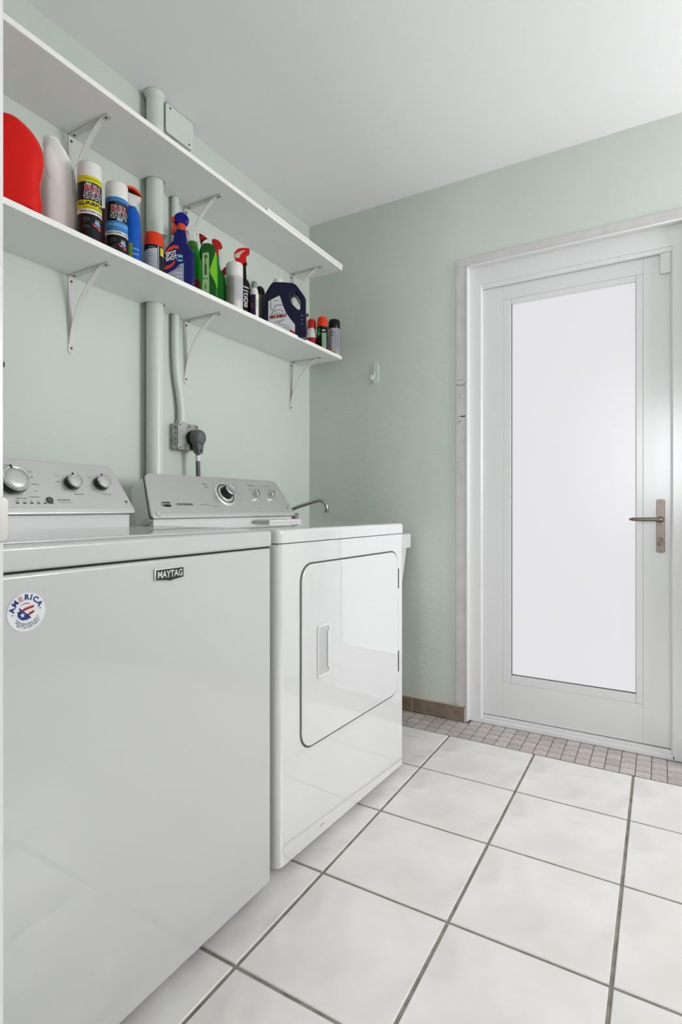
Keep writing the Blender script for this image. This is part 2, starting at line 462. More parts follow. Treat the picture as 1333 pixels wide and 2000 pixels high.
boxes('threshold', [(LX0 - .008, LX1 + .012, .026, .12, 0, .034, .003), (LX0 - .006, LX1 + .010, .018, .03, 0, .020, .003)], M['white'], d1)
boxes('contact_sensor', [(LX1 - .040, LX1 - .004, LY - .012, LY, 1.867, 1.955, .003)], M['white'], d1)
# lever handle set
pc, pz0, pz1 = -0.0015, 0.788, 0.996
R90 = basis((0, 0, 0), (1, 0, 0), (0, 0, 1), (0, -1, 0))
plate = []
for k in range(9):
    t = -1 + k / 4; plate.append((pc + .0145 * t, pz1 - .004 * t * t))
for k in range(9):
    t = 1 - k / 4; plate.append((pc + .0145 * t, pz0 + .004 * t * t))
hp = ext('handle_plate', [plate], .006, M['nickel'], d1, Matrix.Translation((0, LY - .003, 0)) @ R90, bev=.0015)
tag(hp, 'satin nickel handle plate with lever')
zl = 0.918
lathe('rose', [(0, .018), (.0085, .018), (.011, .012), (.012, 0)], M['nickel'], hp, 24, Mx=Matrix.Translation((pc, LY - .006, zl)) @ basis((0, 0, 0), (1, 0, 0), (0, 0, 1), (0, -1, 0)))
lv = smooth_path([(pc, LY - .022, zl), (pc, LY - .044, zl), (pc - .006, LY - .052, zl + .0005), (pc - .03, LY - .054, zl + .001), (pc - .07, LY - .054, zl + .0005), (pc - .106, LY - .052, zl + .001)], 5)
tube('lever', lv, [.0065 + .0015 * math.sin(PI * i / (len(lv) - 1)) if i < len(lv) - 2 else (.0055 if i == len(lv) - 2 else .003) for i in range(len(lv))], M['nickel'], hp)
for z in (.984, .898, .797):
    lathe('screw', [(0, .0012), (.003, .001), (.0032, 0)], M['screw'], hp, 12, Mx=Matrix.Translation((pc, LY - .0055, z)) @ R90)
lathe('thumbturn_rose', [(0, .003), (.009, .003), (.0105, 0)], M['nickel'], hp, 24, sy=1.75, Mx=Matrix.Translation((pc - .001, LY - .0055, .832)) @ R90)
ext('thumbturn', [[(x * .9, y) for x, y in circle(0, 0, .0045, 20, .015)]], .012, M['nickel'], hp, Matrix.Translation((pc - .001, LY - .013, .832)) @ Matrix.Rotation(.35, 4, 'Y') @ R90, bev=.002)

# entrance doorway lining at the left border of the view, with its strike plate
t2 = thing('trim_2', (JX0, YF, 0), kind='structure', label='white door lining with steel strike plate at the left picture edge', cat='door frame')
boxes('lining', [(-.02, 0, -.125, .0025, 0, 2.05, .002), (JX1 - JX0, JX1 - JX0 + .02, -.125, .0025, 0, 2.05, .002), (0, JX1 - JX0, -.125, .0025, 2.03, 2.05, .002)], M['white'], t2)
ext('strike_plate', [rrect(-.045, .0052, -.0185, .0185, .005)], .0016, M['strike'], t2, Matrix.Translation((.0008, 0, .955)) @ basis((0, 0, 0), (0, 1, 0), (0, 0, 1), (1, 0, 0)), bev=.0007)

# ------------------------------------------------------------------ pipes and electrics on the left wall
P1Y, P1R = 1.368, 0.0300
P1X = XW + .036
p = thing('waste_pipe', (P1X, P1Y, 0), label='thick sage painted vertical pipe running floor to ceiling on the wall', cat='pipe')
lathe('pipe', [(0, 0.002), (P1R, 0.002), (P1R, CE), (0, CE)], M['pipe'], p, 36)
lathe('collar', [(P1R + .0005, CE - .02), (P1R + .006, CE - .012), (P1R + .006, CE - .001)], M['pipe'], p, 36)
P2X = XW + .018
cpath = smooth_path([(P2X, 1.480, 2.36), (P2X, 1.480, 2.0), (P2X, 1.480, 1.8), (P2X, 1.480, 1.66), (P2X, 1.481, 1.55), (P2X, 1.487, 1.47), (P2X + .001, 1.500, 1.40), (P2X + .002, 1.508, 1.34), (P2X + .002, 1.509, 1.285)], 8)
c = thing('conduit', (0, 0, 0), label='thin sage painted conduit bending down to the outlet box', cat='pipe')
tube('conduit_pipe', cpath, .0145, M['pipe'], c, 18)
lathe('lock_nut', [(.0146, 0), (.019, .001), (.019, .009), (.0146, .010)], M['pipe'], c, 6, Mx=Matrix.Translation((P2X + .002, 1.509, 1.2865)))
j = thing('junction_box', (XW, 1.478, 2.37), label='square sage painted junction box with screwed cover under the ceiling', cat='junction box')
boxes('box_body', [(0, .040, -.066, .066, -.028, .074)], M['pipe'], j, .003)
ext('cover', [rrect(-.068, .068, -.032, .075, .012)], .005, M['pipe'], j, Matrix.Translation((.043, 0, 0)) @ basis((0, 0, 0), (0, 1, 0), (0, 0, 1), (1, 0, 0)), bev=.0015)
for yy, zz in ((-.048, .062), (.046, -.018)):
    lathe('screw', [(0, .002), (.0036, .0016), (.004, 0)], M['screw'], j, 12, Mx=Matrix.Translation((.0456, yy, zz)) @ basis((0, 0, 0), (0, 1, 0), (0, 0, 1), (1, 0, 0)))
ob = thing('outlet_box', (XW, 1.522, 1.234), label='galvanised steel surface outlet box behind the dryer', cat='outlet box')
RX = basis((0, 0, 0), (0, 1, 0), (0, 0, 1), (1, 0, 0))     # local xy -> wall yz, thickness +x
boxes('box_body', [(0, .040, -.050, .050, -.049, .049)], M['steelbox'], ob, .004)
ext('cover_plate', [rrect(-.051, .051, -.050, .050, .008)], .004, M['steelbox'], ob, Matrix.Translation((.043, 0, 0)) @ RX, bev=.0012)
ext('receptacle', [circle(0, 0, .027)], .003, M['black'], ob, Matrix.Translation((.0462, .012, -.004)) @ RX, bev=.0008)
for yy, zz in ((-.043, .042), (.043, .042), (-.043, -.042), (.043, -.042), (.004, .041)):
    lathe('screw', [(0, .002), (.003, .0016), (.0034, 0)], M['screw'], ob, 10, Mx=Matrix.Translation((.045, yy, zz)) @ RX)
for zz in (-.03, -.01, .012, .032):
    lathe('knockout', [(0, .0012), (.003, .001), (.0034, 0)], M['screw'], ob, 10, Mx=Matrix.Translation((.028, -.0498, zz)) @ basis((0, 0, 0), (1, 0, 0), (0, 0, 1), (0, -1, 0)))
pc_ = thing('dryer_cord', (XW + .047, 1.548, 1.232), label='grey angled dryer plug with cord and white tape in the outlet', cat='power cord')
lathe('plug', [(0, .046), (.016, .046), (.024, .040), (.0285, .028), (.0285, .004), (.026, .0015)], M['greyplug'], pc_, 30, sy=1.12, Mx=RX)
ext('plug_neck', [[(-.021, .0), (-.020, -.02), (-.014, -.046), (-.012, -.060), (.012, -.060), (.013, -.046), (.020, -.02), (.021, 0)]], .032, M['greyplug'], pc_, Matrix.Translation((.022, 0, 0)) @ RX, bev=.006)
ext('relief_slot', [rrect(-.008, .008, -.052, -.047, .001)], .002, M['hole'], pc_, Matrix.Translation((.0382, 0, 0)) @ RX)
cp = smooth_path([(.020, 0, -.055), (.020, 0, -.085), (.020, .001, -.115), (.018, .004, -.15), (.012, .012, -.20), (.0, .03, -.30), (-.01, .06, -.42)], 6)
tube('cord', cp, .0085, M['greyplug'], pc_, 14)
tube('tape', [(.020, 0, -.068), (.020, .0002, -.078), (.020, .0008, -.089)], .0096, M['tape'], pc_, 18)
hk = thing('wall_hook', (-1.213, YW, 1.58), label='small pale adhesive hook stuck on the green end wall', cat='wall hook')
ext('back_plate', [closed_path([(-.013, -.030), (0, -.036), (.014, -.030), (.015, 0), (.013, .060), (-.008, .063), (-.013, .03)], 4)], .006, M['hook'], hk, Matrix.Translation((0, -.003, .03)) @ R90, bev=.0015)
tube('hook_arm', smooth_path([(-.008, -.004, .045), (-.010, -.012, .022), (-.012, -.022, .012), (-.014, -.026, .022), (-.014, -.026, .032)], 5), .0045, M['hook'], hk, 10)
hs = thing('washer_hose', (XW, 0.825, 1.0), label='black hose hanging on the wall at the left picture edge', cat='hose')
tube('hose', smooth_path([(.03, -.06, -.12), (.028, -.05, .05), (.028, -.03, .22), (.028, -.005, .335), (.028, .014, .362), (.028, -.02, .378), (.028, -.08, .37)], 6), .010, M['black'], hs, 12)
lathe('hose_clip', [(.0125, 0), (.0125, .01)], M['screw'], hs, 14, Mx=Matrix.Translation((.028, -.032, .20)))

# ------------------------------------------------------------------ shelves and brackets
SXF = -1.361                                   # front edge
def shelf(z, label, y1, th):
    o = thing('wall_shelf', (XW, 0, z), label=label, cat='shelf', group='white wall shelves')
    d = SXF - XW
    L = [(0.001, YF + .004), (d - .003, YF + .004), (d - .003, y1), (0.001, y1)]
    def notch(yc, depth, r):
        pts = [(0.001, yc + r)]
        for k in range(0, 11):
            a = PI / 2 - PI * k / 10
            pts.append((max(depth - r, .002) + r * math.cos(a), yc + r * math.sin(a)))
        pts.append((0.001, yc - r)); return pts
    out = L[:3] + [(0.001, y1)] + notch(1.480, .018 + .016, .0185) + notch(P1Y, .036 + .034, .0355)
    ext('board', [out], th, M['shelf'], o, Matrix.Translation((0, 0, th / 2)))
    boxes('edge_band', [(d - .003, d, YF + .004, y1, .0002, th)], M['shelfedge'], o, .0006)
    return o
us = shelf(2.134, 'upper white wall shelf, empty, close below the ceiling', 2.347, .0165)
boxes('overlay_board', [(.13, SXF - XW + .001, 1.75, 2.352, .0170, .0285)], M['shelfedge'], us, .001)
ls = shelf(1.693, 'lower white wall shelf holding the cleaning bottles', 2.343, .0165)
SH = 1.7096
def bracket(y, z, label):
    b = thing('shelf_bracket', (XW, y, z), label=label, cat='bracket', group='white shelf brackets')
    w = .0105
    ext('wall_plate', [[(-w, -.002), (w, -.002), (w, -.235)] + [(w * math.cos(a), -.235 - .011 * math.sin(a)) for a in (PI / 4, PI / 2, 3 * PI / 4)] + [(-w, -.235)]], .003, M['bracket'], b,
        Matrix.Translation((.0018, 0, 0)) @ RX, bev=.0008)
    ext('shelf_plate', [[(.0002, -w), (.180, -w)] + [(.180 + .011 * math.sin(a), -w * math.cos(a)) for a in (PI / 4, PI / 2, 3 * PI / 4)] + [(.180, w), (.0002, w)]], .003, M['bracket'], b,
        Matrix.Translation((0, 0, -.0018)), bev=.0008)
    # curved strut: flat strip that bows from wall plate to shelf plate
    n = 18; vs, fs = [], []
    path = smooth_path([(.0035, -.215), (.010, -.180), (.026, -.135), (.055, -.085), (.095, -.042), (.135, -.013), (.155, -.0036)], 5)
    for i, q in enumerate(path):
        a_, b_ = path[max(i - 1, 0)], path[min(i + 1, len(path) - 1)]
        tx, tz = (b_ - a_).normalized()[:2]; nx, nz = -tz * .0013, tx * .0013
        hw = .0082
        vs += [(q[0] + nx, -hw, q[1] + nz), (q[0] + nx, hw, q[1] + nz), (q[0] - nx, hw, q[1] - nz), (q[0] - nx, -hw, q[1] - nz)]
    m = len(path)
    for i in range(m - 1):
        for k in range(4):
            l = (k + 1) % 4; fs.append((i * 4 + k, i * 4 + l, (i + 1) * 4 + l, (i + 1) * 4 + k))
    fs += [(0, 1, 2, 3), tuple(range((m - 1) * 4, m * 4))]
    put('strut', pydata(vs, fs), M['bracket'], b)
    for zz in (-.018, -.228):
        lathe('screw', [(0, .0022), (.0036, .0018), (.0044, 0)], M['screw'], b, 12, Mx=Matrix.Translation((.0032, 0, zz)) @ RX)
    for xx in (.018, .172):
        lathe('screw', [(0, -.0022), (.0036, -.0018), (.0044, 0)], M['screw'], b, 12, Mx=Matrix.Translation((xx, 0, -.0032)))
for zz, wh in ((2.134, 'upper'), (1.693, 'lower')):
    for yy, wl in ((1.066, 'nearest the picture\'s left edge'), (1.550, 'in the middle, right of the conduit'), (2.255, 'nearest the room corner')):
        bracket(yy, zz, 'white curved bracket under the %s shelf, %s' % (wh, wl))

# ------------------------------------------------------------------ washing machine
WL = (-0.848, 0.402, 0.0); WW = 0.700
ws = thing('washing_machine', WL, math.radians(-0.2), label='white top-loading washing machine with round flag sticker on its front', cat='washer')
def feet(par, y0, y1, x0, x1, h):
    for x in (x0, x1):
        for y in (y0, y1):
            lathe('foot', [(0, 0), (.018, 0), (.020, .004), (.020, .010), (.008, .012), (.008, h)], M['black'], par, 16, Mx=Matrix.Translation((x, y, 0)))
feet(ws, .06, WW - .06, -.06, -.60, .03)
boxes('cabinet', [(-.66, 0, 0, WW, .026, .864, .0075)], M['satin'], ws, seg=3)
boxes('seam', [(-.655, -.004, .004, WW - .004, .860, .872)], M['hole'], ws)
boxes('top_panel', [(-.66, .003, -.001, WW + .001, .8668, .907, .007)], M['satin'], ws, seg=4)
boxes('lid', [(-.455, -.035, .045, WW - .045, .9065, .9115, .0022)], M['satin'], ws, seg=3)
# lettered badge
bdg = ext('badge', [[(-.0365, -.010), (-.012, -.0125), (0, -.0145), (.012, -.0125), (.0365, -.010), (.0365, .0125), (-.0365, .0125)]], .005, M['silverlip'], ws,
          Matrix.Translation((.002, .771 - WL[1], .8325)) @ RX, bev=.001)
tag(bdg, 'black nameplate with silver lettering')
ext('badge_field', [[(-.0348, -.0085), (-.012, -.0108), (0, -.0128), (.012, -.0108), (.0348, -.0085), (.0348, .0110), (-.0348, .0110)]], .001, M['black'], bdg, Matrix.Translation((.0047, .771 - WL[1], .8325)) @ RX)
def on_front(x, yc, zc):
    return lambda s, t: (x, yc + s, zc + t)
warp_text('lettering', [('MAYTAG', .0185, 0, .0005, .0004, 0, 0, .86)], on_front(.0056, .771 - WL[1], .8325), M['silverlip'], bdg)
# round flag sticker
C = {}
def flat(name, rgb, rough=0.45, **k):
    if name not in C: C[name] = mat(name, rgb, rough, spec=k.pop('spec', 0.3), **k)
    return C[name]
NAVY = flat('print_navy', (24, 48, 122)); RED = flat('print_red', (170, 28, 44)); WHT = flat('print_white', (226, 228, 230)); BLK = flat('print_black', (28, 28, 30))
sy, sz = 0.4885 - WL[1], 0.8035
st = ext('sticker', [circle(0, 0, .0298, 48)], .0008, WHT, ws, Matrix.Translation((.0004, sy, sz)) @ RX)
tag(st, 'round white sticker with red white and blue flag emblem')
F1 = on_front(.0011, sy, sz); F2 = on_front(.0014, sy, sz)
TL = math.radians(6)
def pol(r, deg): a = math.radians(deg) + TL; return (r * math.cos(a), r * math.sin(a))
its = []
for ch, dg in zip('AM RICA', (160, 134, 108, 84, 66, 47, 22)):
    if ch == ' ': continue
    a = math.radians(dg) + TL; its.append((ch, .0115, .0225 * math.cos(a), .0225 * math.sin(a), .0005, a - PI / 2))
warp_text('lettering', its, F1, NAVY, st)
bars = []
for k in (-1, 0, 1):
    a = math.radians(109) + TL; q = []
    for (ds, dt) in ((-.0032, -.0007), (.0032, -.0007), (.0032, .0007), (-.0032, .0007)):
        dt2 = dt + k * .0029; ca, sa = math.cos(a - PI / 2), math.sin(a - PI / 2)
        q.append((.0225 * math.cos(a) + ds * ca - dt2 * sa, .0225 * math.sin(a) + ds * sa + dt2 * ca))
    bars.append(q)
def band(c0, c1, lo, hi, n=8):          # curved stripe between two arcs
    up, dn = [], []
    for k in range(n + 1):
        t = k / n; x = c0[0] + (c1[0] - c0[0]) * t
        up.append((x, hi(t))); dn.append((x, lo(t)))
    return up + dn[::-1]
bars.append(band((-.0112, 0), (.0058, 0), lambda t: .0085 + .0045 * math.sin(PI * min(t * .75 + .05, 1)), lambda t: .0085 + .0058 * math.sin(PI * min(t * .75 + .05, 1))))
bars.append(band((-.0070, 0), (.0112, 0), lambda t: -.0002 + .0060 * t ** .6, lambda t: .0038 + .0056 * t ** .5))
bars.append(band((.0008, 0), (.0116, 0), lambda t: -.0084 + .0062 * t ** .7, lambda t: -.0046 + .0064 * t ** .6))
warp_poly('flag_stripe', bars, F1, RED, st)
warp_poly('flag_canton', [[(-.0124, .0078), (-.0098, .0066), (.0050, -.0072), (.0068, -.0092), (.0056, -.0112), (.0036, -.0098), (.0000, -.0130), (-.0010, -.0118), (-.0042, -.0124), (-.0080, -.0116), (-.0120, -.0078),
                           (-.0140, -.0048), (-.0138, -.0012), (-.0146, .0006), (-.0128, .0022), (-.0104, .0026)]], F1, NAVY, st)
warp_poly('star', [[(-.0066 + (.0042 if k % 2 == 0 else .0018) * math.cos(PI / 2 + k * PI / 5), -.0042 + (.0042 if k % 2 == 0 else .0018) * math.sin(PI / 2 + k * PI / 5)) for k in range(10)]], F2, WHT, st)
warp_poly('dot', [circle(-.0215, -.0022, .0011, 10), circle(.0212, .0030, .0011, 10)], F1, NAVY, st)
its = []
for row, r in enumerate((.0185, .0214, .0243)):
    span = (62, 56, 46)[row]; n = (30, 32, 30)[row]
    for k in range(n):
        if k % 7 == 6: continue
        dg = -90 - span + 2 * span * k / (n - 1); a = math.radians(dg) + TL
        its.append((random.choice('AENRSTOI'), .0022, r * math.cos(a), r * math.sin(a), .0001, a + PI / 2))
warp_text('small_print', its, F1, flat('print_slate', (70, 74, 100)), st)

# control consoles ------------------------------------------------------
def console(par, y0, y1, x_low, z_low, slope, length, zb, inset, depth, name_mat):
    """sloped silver panel (outline in panel coordinates), white body behind it and a white plinth.
       returns fn(s, w, off): s along the width, w up the slope"""
    ca, sa = math.cos(slope), math.sin(slope)           # slope measured from vertical, leaning back
    ez = Vector((ca, 0, sa)); ew = Vector((-sa, 0, ca)); ey = Vector((0, 1, 0)); o = Vector((x_low, 0, z_low))
    Mx = basis(o, ey, ew, ez)
    def outline(g):
        return round_poly([(y0 + g, g), (y1 - g, g), (y1 - g, .012), (y1 - inset - g, length - g), (y0 + inset + g, length - g), (y0 + g, .012)], [.006, .006, .006, .026, .026, .006])
    ext('console_panel', [outline(.0)], .010, M['silver'], par, Mx @ Matrix.Translation((0, 0, -.005)), bev=.003)
    ext('console_lip', [rrect(y0 + .001, y1 - .001, -.003, .017, .008)], .010, M['silverlip'], par, Mx @ Matrix.Translation((0, 0, -.0035)), bev=.004)
    ext('panel_gasket', [outline(-.0008)], .002, M['print'], par, Mx @ Matrix.Translation((0, 0, -.0115)))
    ext('console_body', [outline(.0004)], depth, M['enamel2'], par, Mx @ Matrix.Translation((0, 0, -.0125 - depth / 2)), bev=.010, res=4)
    boxes('console_plinth', [(x_low - .16, x_low - .012, y0 + .012, y1 - .012, zb, z_low + .02, .003)], M['enamel2'], par)
    return lambda s, w, off=0.0006: tuple(o + ey * s + ew * w + ez * off), Mx
def knob(par, Mx, s, w, r, h, name='knob'):
    K = Mx @ Matrix.Translation((s, w, 0))
    k = lathe(name, [(r * 1.0, .0), (r * 1.02, h * .3), (r * .97, h * .78)], M['darkchrome'], par, 36, Mx=K)
    lathe('knob_ring', [(r * .97, h * .76), (r * .98, h * .86), (r * .92, h * 1.0), (r * .82, h * 1.02), (r * .76, h * .97)], M['chrome'], k, 36, Mx=K)
    lathe('knob_cap', [(r * .77, h * .95), (r * .72, h * 1.0), (r * .4, h * 1.03), (0, h * 1.04)], M['silver'], k, 36, Mx=K)
    boxes_ = [(-.0016, .0016, r * .74, r * .99, h * .9, h * 1.06)]
    bm = bmesh.new(); box_bm(bm, *boxes_[0]); me = from_bm(bm); me.transform(K @ Matrix.Rotation(.25, 4, 'Z')); put('pointer', me, M['black'], k)
    return k
fnw, Mw = console(ws, .002, WW - .002, -.502, .951, math.radians(27), .155, .905, .034, .075, None)
for s, w, r, h in ((.762 - WL[1], .086, .0355, .026), (.922 - WL[1], .089, .0215, .022), (1.012 - WL[1], .091, .0215, .022)):
    knob(ws, Mw, s, w, r, h)
sb = lathe('start_button', [(0, .004), (.0085, .0035), (.0100, .0)], M['print'], ws, 24, Mx=Mw @ Matrix.Translation((.845 - WL[1], .036, 0)))
tiny = []
for k in range(6): tiny.append([(.757 - WL[1] + k * .0175, .026), (.765 - WL[1] + k * .0175, .026), (.765 - WL[1] + k * .0175, .029), (.757 - WL[1] + k * .0175, .029)])
warp_poly('indicator_light', tiny, fnw, M['black'], ws)
kx = [s - WL[1] for s in (.762, .922, 1.012)]
its = [('normal', .006, kx[0] - .005, .134), ('heavy duty', .0055, kx[0] + .045, .118), ('bulky', .0055, kx[0] + .052, .103), ('delicates', .0055, kx[0] + .058, .082), ('rinse & spin', .0055, kx[0] + .045, .045),
       ('soak', .0055, kx[0] + .052, .062), ('drain & spin', .0055, kx[0] + .012, .041), ('hot', .0055, kx[1] - .036, .110), ('warm', .0055, kx[1] - .038, .093), ('cool', .0055, kx[1] + .028, .109), ('cold', .0055, kx[1] + .034, .096),
       ('water temp', .006, kx[1] + .012, .056), ('auto', .0055, kx[2] - .030, .112), ('deep', .0055, kx[2] + .026, .112), ('water level', .006, kx[2] + .008, .058),
       ('start/pause', .0085, .884 - WL[1], .038), ('hold 3 sec to cancel', .0045, .888 - WL[1], .030)]
for k, t_ in enumerate(('wash', 'rinse', 'spin', 'done', 'lid', 'locked')): its.append((t_, .0045, .761 - WL[1] + k * .0175, .0335))
warp_text('panel_print', its, fnw, M['print'], ws)
warp_text('panel_print', [('M', .010, 1.078 - WL[1], .034, .0004), ('MAYTAG', .0032, 1.078 - WL[1], .0265)], fnw, M['print'], ws)

# ------------------------------------------------------------------ dryer
DA = math.atan2(.037, .726)
DW = 0.728
dr = thing('clothes_dryer', (-0.859, 1.148, 0), -DA, label='white front-loading dryer with hinged door beside the sink', cat='dryer')
feet(dr, .06, DW - .06, -.06, -.62, .03)
bm = bmesh.new(); box_bm(bm, -.668, 0, 0, DW, .022, .868)
vert_e = [e for e in bm.edges if abs(e.verts[0].co.z - e.verts[1].co.z) > .5 and e.verts[0].co.x > -.1]
bmesh.ops.bevel(bm, geom=vert_e, offset=.022, segments=6, profile=.5, affect='EDGES')
put('cabinet', from_bm(bm), M['enamel'], dr, 50)
boxes('seam', [(-.66, -.006, .006, DW - .006, .864, .874)], M['hole'], dr)
bm = bmesh.new(); box_bm(bm, -.668, .002, -.001, DW + .001, .8705, .9075)
vert_e = [e for e in bm.edges if abs(e.verts[0].co.z - e.verts[1].co.z) > .02 and e.verts[0].co.x > -.1]
bmesh.ops.bevel(bm, geom=vert_e, offset=.022, segments=6, profile=.5, affect='EDGES')
top_e = [e for e in bm.edges if all(v.co.z > .9 for v in e.verts)]
bmesh.ops.bevel(bm, geom=top_e, offset=.011, segments=4, profile=.5, affect='EDGES')
put('top_panel', from_bm(bm), M['enamel'], dr, 50)
boxes('lint_screen_lid', [(-.505, -.430, .470, .668, .906, .9185, .005)], M['enamel2'], dr, seg=3)
ext('door_gap', [rrect(.0938, .6752, .2925, .8105, .051, 8)], .0010, M['print'], dr, Matrix.Translation((.0006, 0, 0)) @ RX)
dd = ext('door', [rrect(.098, .670, .2970, .8060, .048, 8)], .014, M['enamel'], dr, Matrix.Translation((-.0022, 0, 0)) @ RX, bev=.003, res=4)
ext('handle_rim', [rrect(.167, .231, .476, .630, .012), rrect(.1735, .2245, .486, .620, .007)], .005, M['enamel2'], dd, Matrix.Translation((.0058, 0, 0)) @ RX, bev=.0018)
ext('handle_recess', [rrect(.174, .224, .487, .619, .006)], .001, flat('recess_grey', (196, 196, 196), .35), dd, Matrix.Translation((.0050, 0, 0)) @ RX)
ext('handle_grip', [rrect(.2165, .2245, .500, .606, .002)], .006, M['enamel2'], dd, Matrix.Translation((.0068, 0, 0)) @ RX, bev=.001)
for z0, z1 in ((.672, .745), (.372, .448)):
    boxes('hinge', [(-.001, .0060, .6690, .6750, z0, z1, .0012)], M['screw'], dd)
boxes('scuff', [(.0001, .0006, .188, .21, .046, .0475)], M['print'], dr)
fnd, Md = console(dr, .004, DW - .004, -.505, .934, math.radians(30), .165, .906, .034, .085, None)
# big timer dial with raised grip and two selector knobs
ds = .360
K = Md @ Matrix.Translation((ds, .092, 0))
dial = lathe('timer_dial', [(.050, 0), (.050, .003), (.046, .005), (.040, .005)], M['silverlip'], dr, 48, Mx=K)
lathe('dial_ring', [(.0405, .004), (.0385, .0062), (.036, .0065), (.0345, .005)], M['print'], dial, 48, Mx=K)
lathe('dial_face', [(.0350, .005), (.030, .007), (0, .008)], M['silver'], dial, 48, Mx=K)
lathe('dial_knob', [(.026, .006), (.025, .010), (.0225, .030), (.0215, .034)], M['darkchrome'], dial, 36, Mx=K)
lathe('dial_knob_cap', [(.0216, .033), (.0212, .036), (.018, .0375), (.014, .036), (0, .0365)], M['chrome'], dial, 36, Mx=K)
for s in (.530, .622):
    K = Md @ Matrix.Translation((s, .090, 0))
    k = lathe('selector_knob', [(.0185, 0), (.0180, .010), (.0150, .018), (.011, .020), (0, .020)], M['chrome'], dr, 32, Mx=K)
    bm = bmesh.new(); box_bm(bm, -.0045, .0045, -.017, .017, .010, .028, .003); me = from_bm(bm); me.transform(K @ Matrix.Rotation(-.3, 4, 'Z')); put('grip_bar', me, M['silver'], k)
its = [('wrinkle control', .006, ds - .070, .040), ('timed', .0095, ds - .082, .132), ('dry', .0095, ds - .079, .120), ('auto', .0095, ds + .062, .132), ('dry', .0095, ds + .064, .120),
       ('less dry', .0055, ds + .074, .092), ('more dry', .0055, ds + .070, .068), ('air', .0055, ds - .058, .098), ('40', .0055, ds - .060, .085), ('off', .0055, ds, .148), ('20', .0055, ds - .055, .070),
       ('temperature', .008, .520, .136), ('low', .006, .500, .110), ('high', .006, .538, .118), ('med', .006, .506, .119), ('end signal', .008, .612, .136), ('off', .006, .596, .114), ('on', .006, .630, .118),
       ('CENTENNIAL', .012, .152, .047, .0003), ('commercial technology', .005, .238, .046)]
warp_text('panel_print', its, fnd, M['print'], dr)
nb = ext('nameplate', [[(.058, .036), (.075, .033), (.092, .036), (.092, .056), (.058, .056)]], .003, M['silverlip'], dr, Md @ Matrix.Translation((0, 0, .001)), bev=.0006)
ext('nameplate_field', [[(.0595, .0375), (.075, .035), (.0905, .0375), (.0905, .0545), (.0595, .0545)]], .0008, M['black'], nb, Md @ Matrix.Translation((0, 0, .0026)))
warp_text('lettering', [('MAYTAG', .0088, .075, .0465, .0002)], lambda s, w: fnd(s, w, .0034), M['silverlip'], nb)
warp_text('panel_print', [('M', .010, .690, .034, .0004), ('MAYTAG', .0032, .690, .0265)], fnd, M['print'], dr)
lathe('lip_button', [(0, .005), (.009, .004), (.011, 0)], M['silverlip'], dr, 24, Mx=Md @ Matrix.Translation((.030, .010, .001)))

# ------------------------------------------------------------------ utility sink and faucet
sk = thing('utility_sink', (-1.308, 2.158, 0), label='white plastic laundry tub behind the dryer in the room corner', cat='sink')
def ringpts(hx, hy, r, z, n=5): return [Vector((x, y, z)) for x, y in rrect(-hx, hx, -hy, hy, r, n)]
secs = [ringpts(.245, .190, .03, .500), ringpts(.258, .202, .03, .505), ringpts(.284, .229, .03, .775), ringpts(.284, .229, .03, .776), ringpts(.296, .239, .02, .778), ringpts(.297, .241, .02, .838), ringpts(.294, .238, .02, .842),
        ringpts(.270, .215, .03, .842), ringpts(.264, .209, .03, .836), ringpts(.235, .180, .03, .520), ringpts(.220, .165, .03, .512)]
vs, fs = [], []
for q in secs: vs += q
m = len(secs[0])
for i in range(len(secs) - 1):
    for k in range(m):
        l = (k + 1) % m; fs.append((i * m + k, i * m + l, (i + 1) * m + l, (i + 1) * m + k))
fs += [tuple(range(m)), tuple(range((len(secs) - 1) * m, len(secs) * m))]
put('tub', pydata(vs, fs), M['tub'], sk)
for x in (-.20, .20):
    for y in (-.16, .16):
        tube('leg', [(x * .92, y * .92, .51), (x * 1.12, y * 1.15, .0)], .014, M['tub'], sk, 12)
lathe('drain', [(0, .513), (.022, .513), (.026, .5155)], M['chrome'], sk, 20)
fc = thing('faucet', (-1.530, 2.125, .842), label='chrome swivel spout faucet at the back of the laundry tub', cat='faucet')
boxes('deck_block', [(-.03, .025, -.075, .075, 0, .05, .01)], M['faucet'], fc, seg=3)
for y in (-.055, .055):
    lathe('tap_handle', [(.012, .05), (.010, .065), (.018, .07), (.019, .09), (.012, .096), (0, .097)], M['faucet'], fc, 8, Mx=Matrix.Translation((0, y, 0)))
sp = smooth_path([(0, 0, .05), (0, 0, .085), (.01, .002, .105), (.03, .006, .118), (.09, .015, .137), (.145, .026, .1530), (.168, .033, .153), (.184, .038, .142), (.190, .041, .122), (.191, .042, .112)], 5)
tube('spout', sp, .0085, M['faucet'], fc, 16)
lathe('aerator', [(.0105, .099), (.0112, .101), (.0112, .116), (.009, .118)], M['faucet'], fc, 18, Mx=Matrix.Translation((.191, .042, 0)))

# ------------------------------------------------------------------ bottles on the lower shelf
cY, sY = math.cos(YAW), math.sin(YAW)
class Slot:
    """a standing place on the shelf: where the sight line through column u meets depth x; gives metres per pixel there"""
    def __init__(s, u0, x, turn=0.0):
        l = (u0 - 666.5) / FPX; dx, dy = l * cY - sY, l * sY + cY
        s.Z = x / dx; s.y = dy * s.Z; s.x = x; s.u0 = u0
        s.hs = s.Z / FPX * math.cos(math.atan(l)); s.vs = s.Z / FPX
        s.vb = HOR - (SH - CZ) / s.Z * FPX
        s.face = math.atan2(-s.y, -s.x) + turn      # direction the front looks to
    def r(s, px): return px * s.hs
    def h(s, v): return (s.vb - v) * s.vs
    def pts(s, L): return [((u - s.u0) * s.hs, (s.vb - v) * s.vs) for u, v in L]
    def thing(s, name, label, cat): return thing(name, (s.x, s.y, SH), s.face, label, cat)
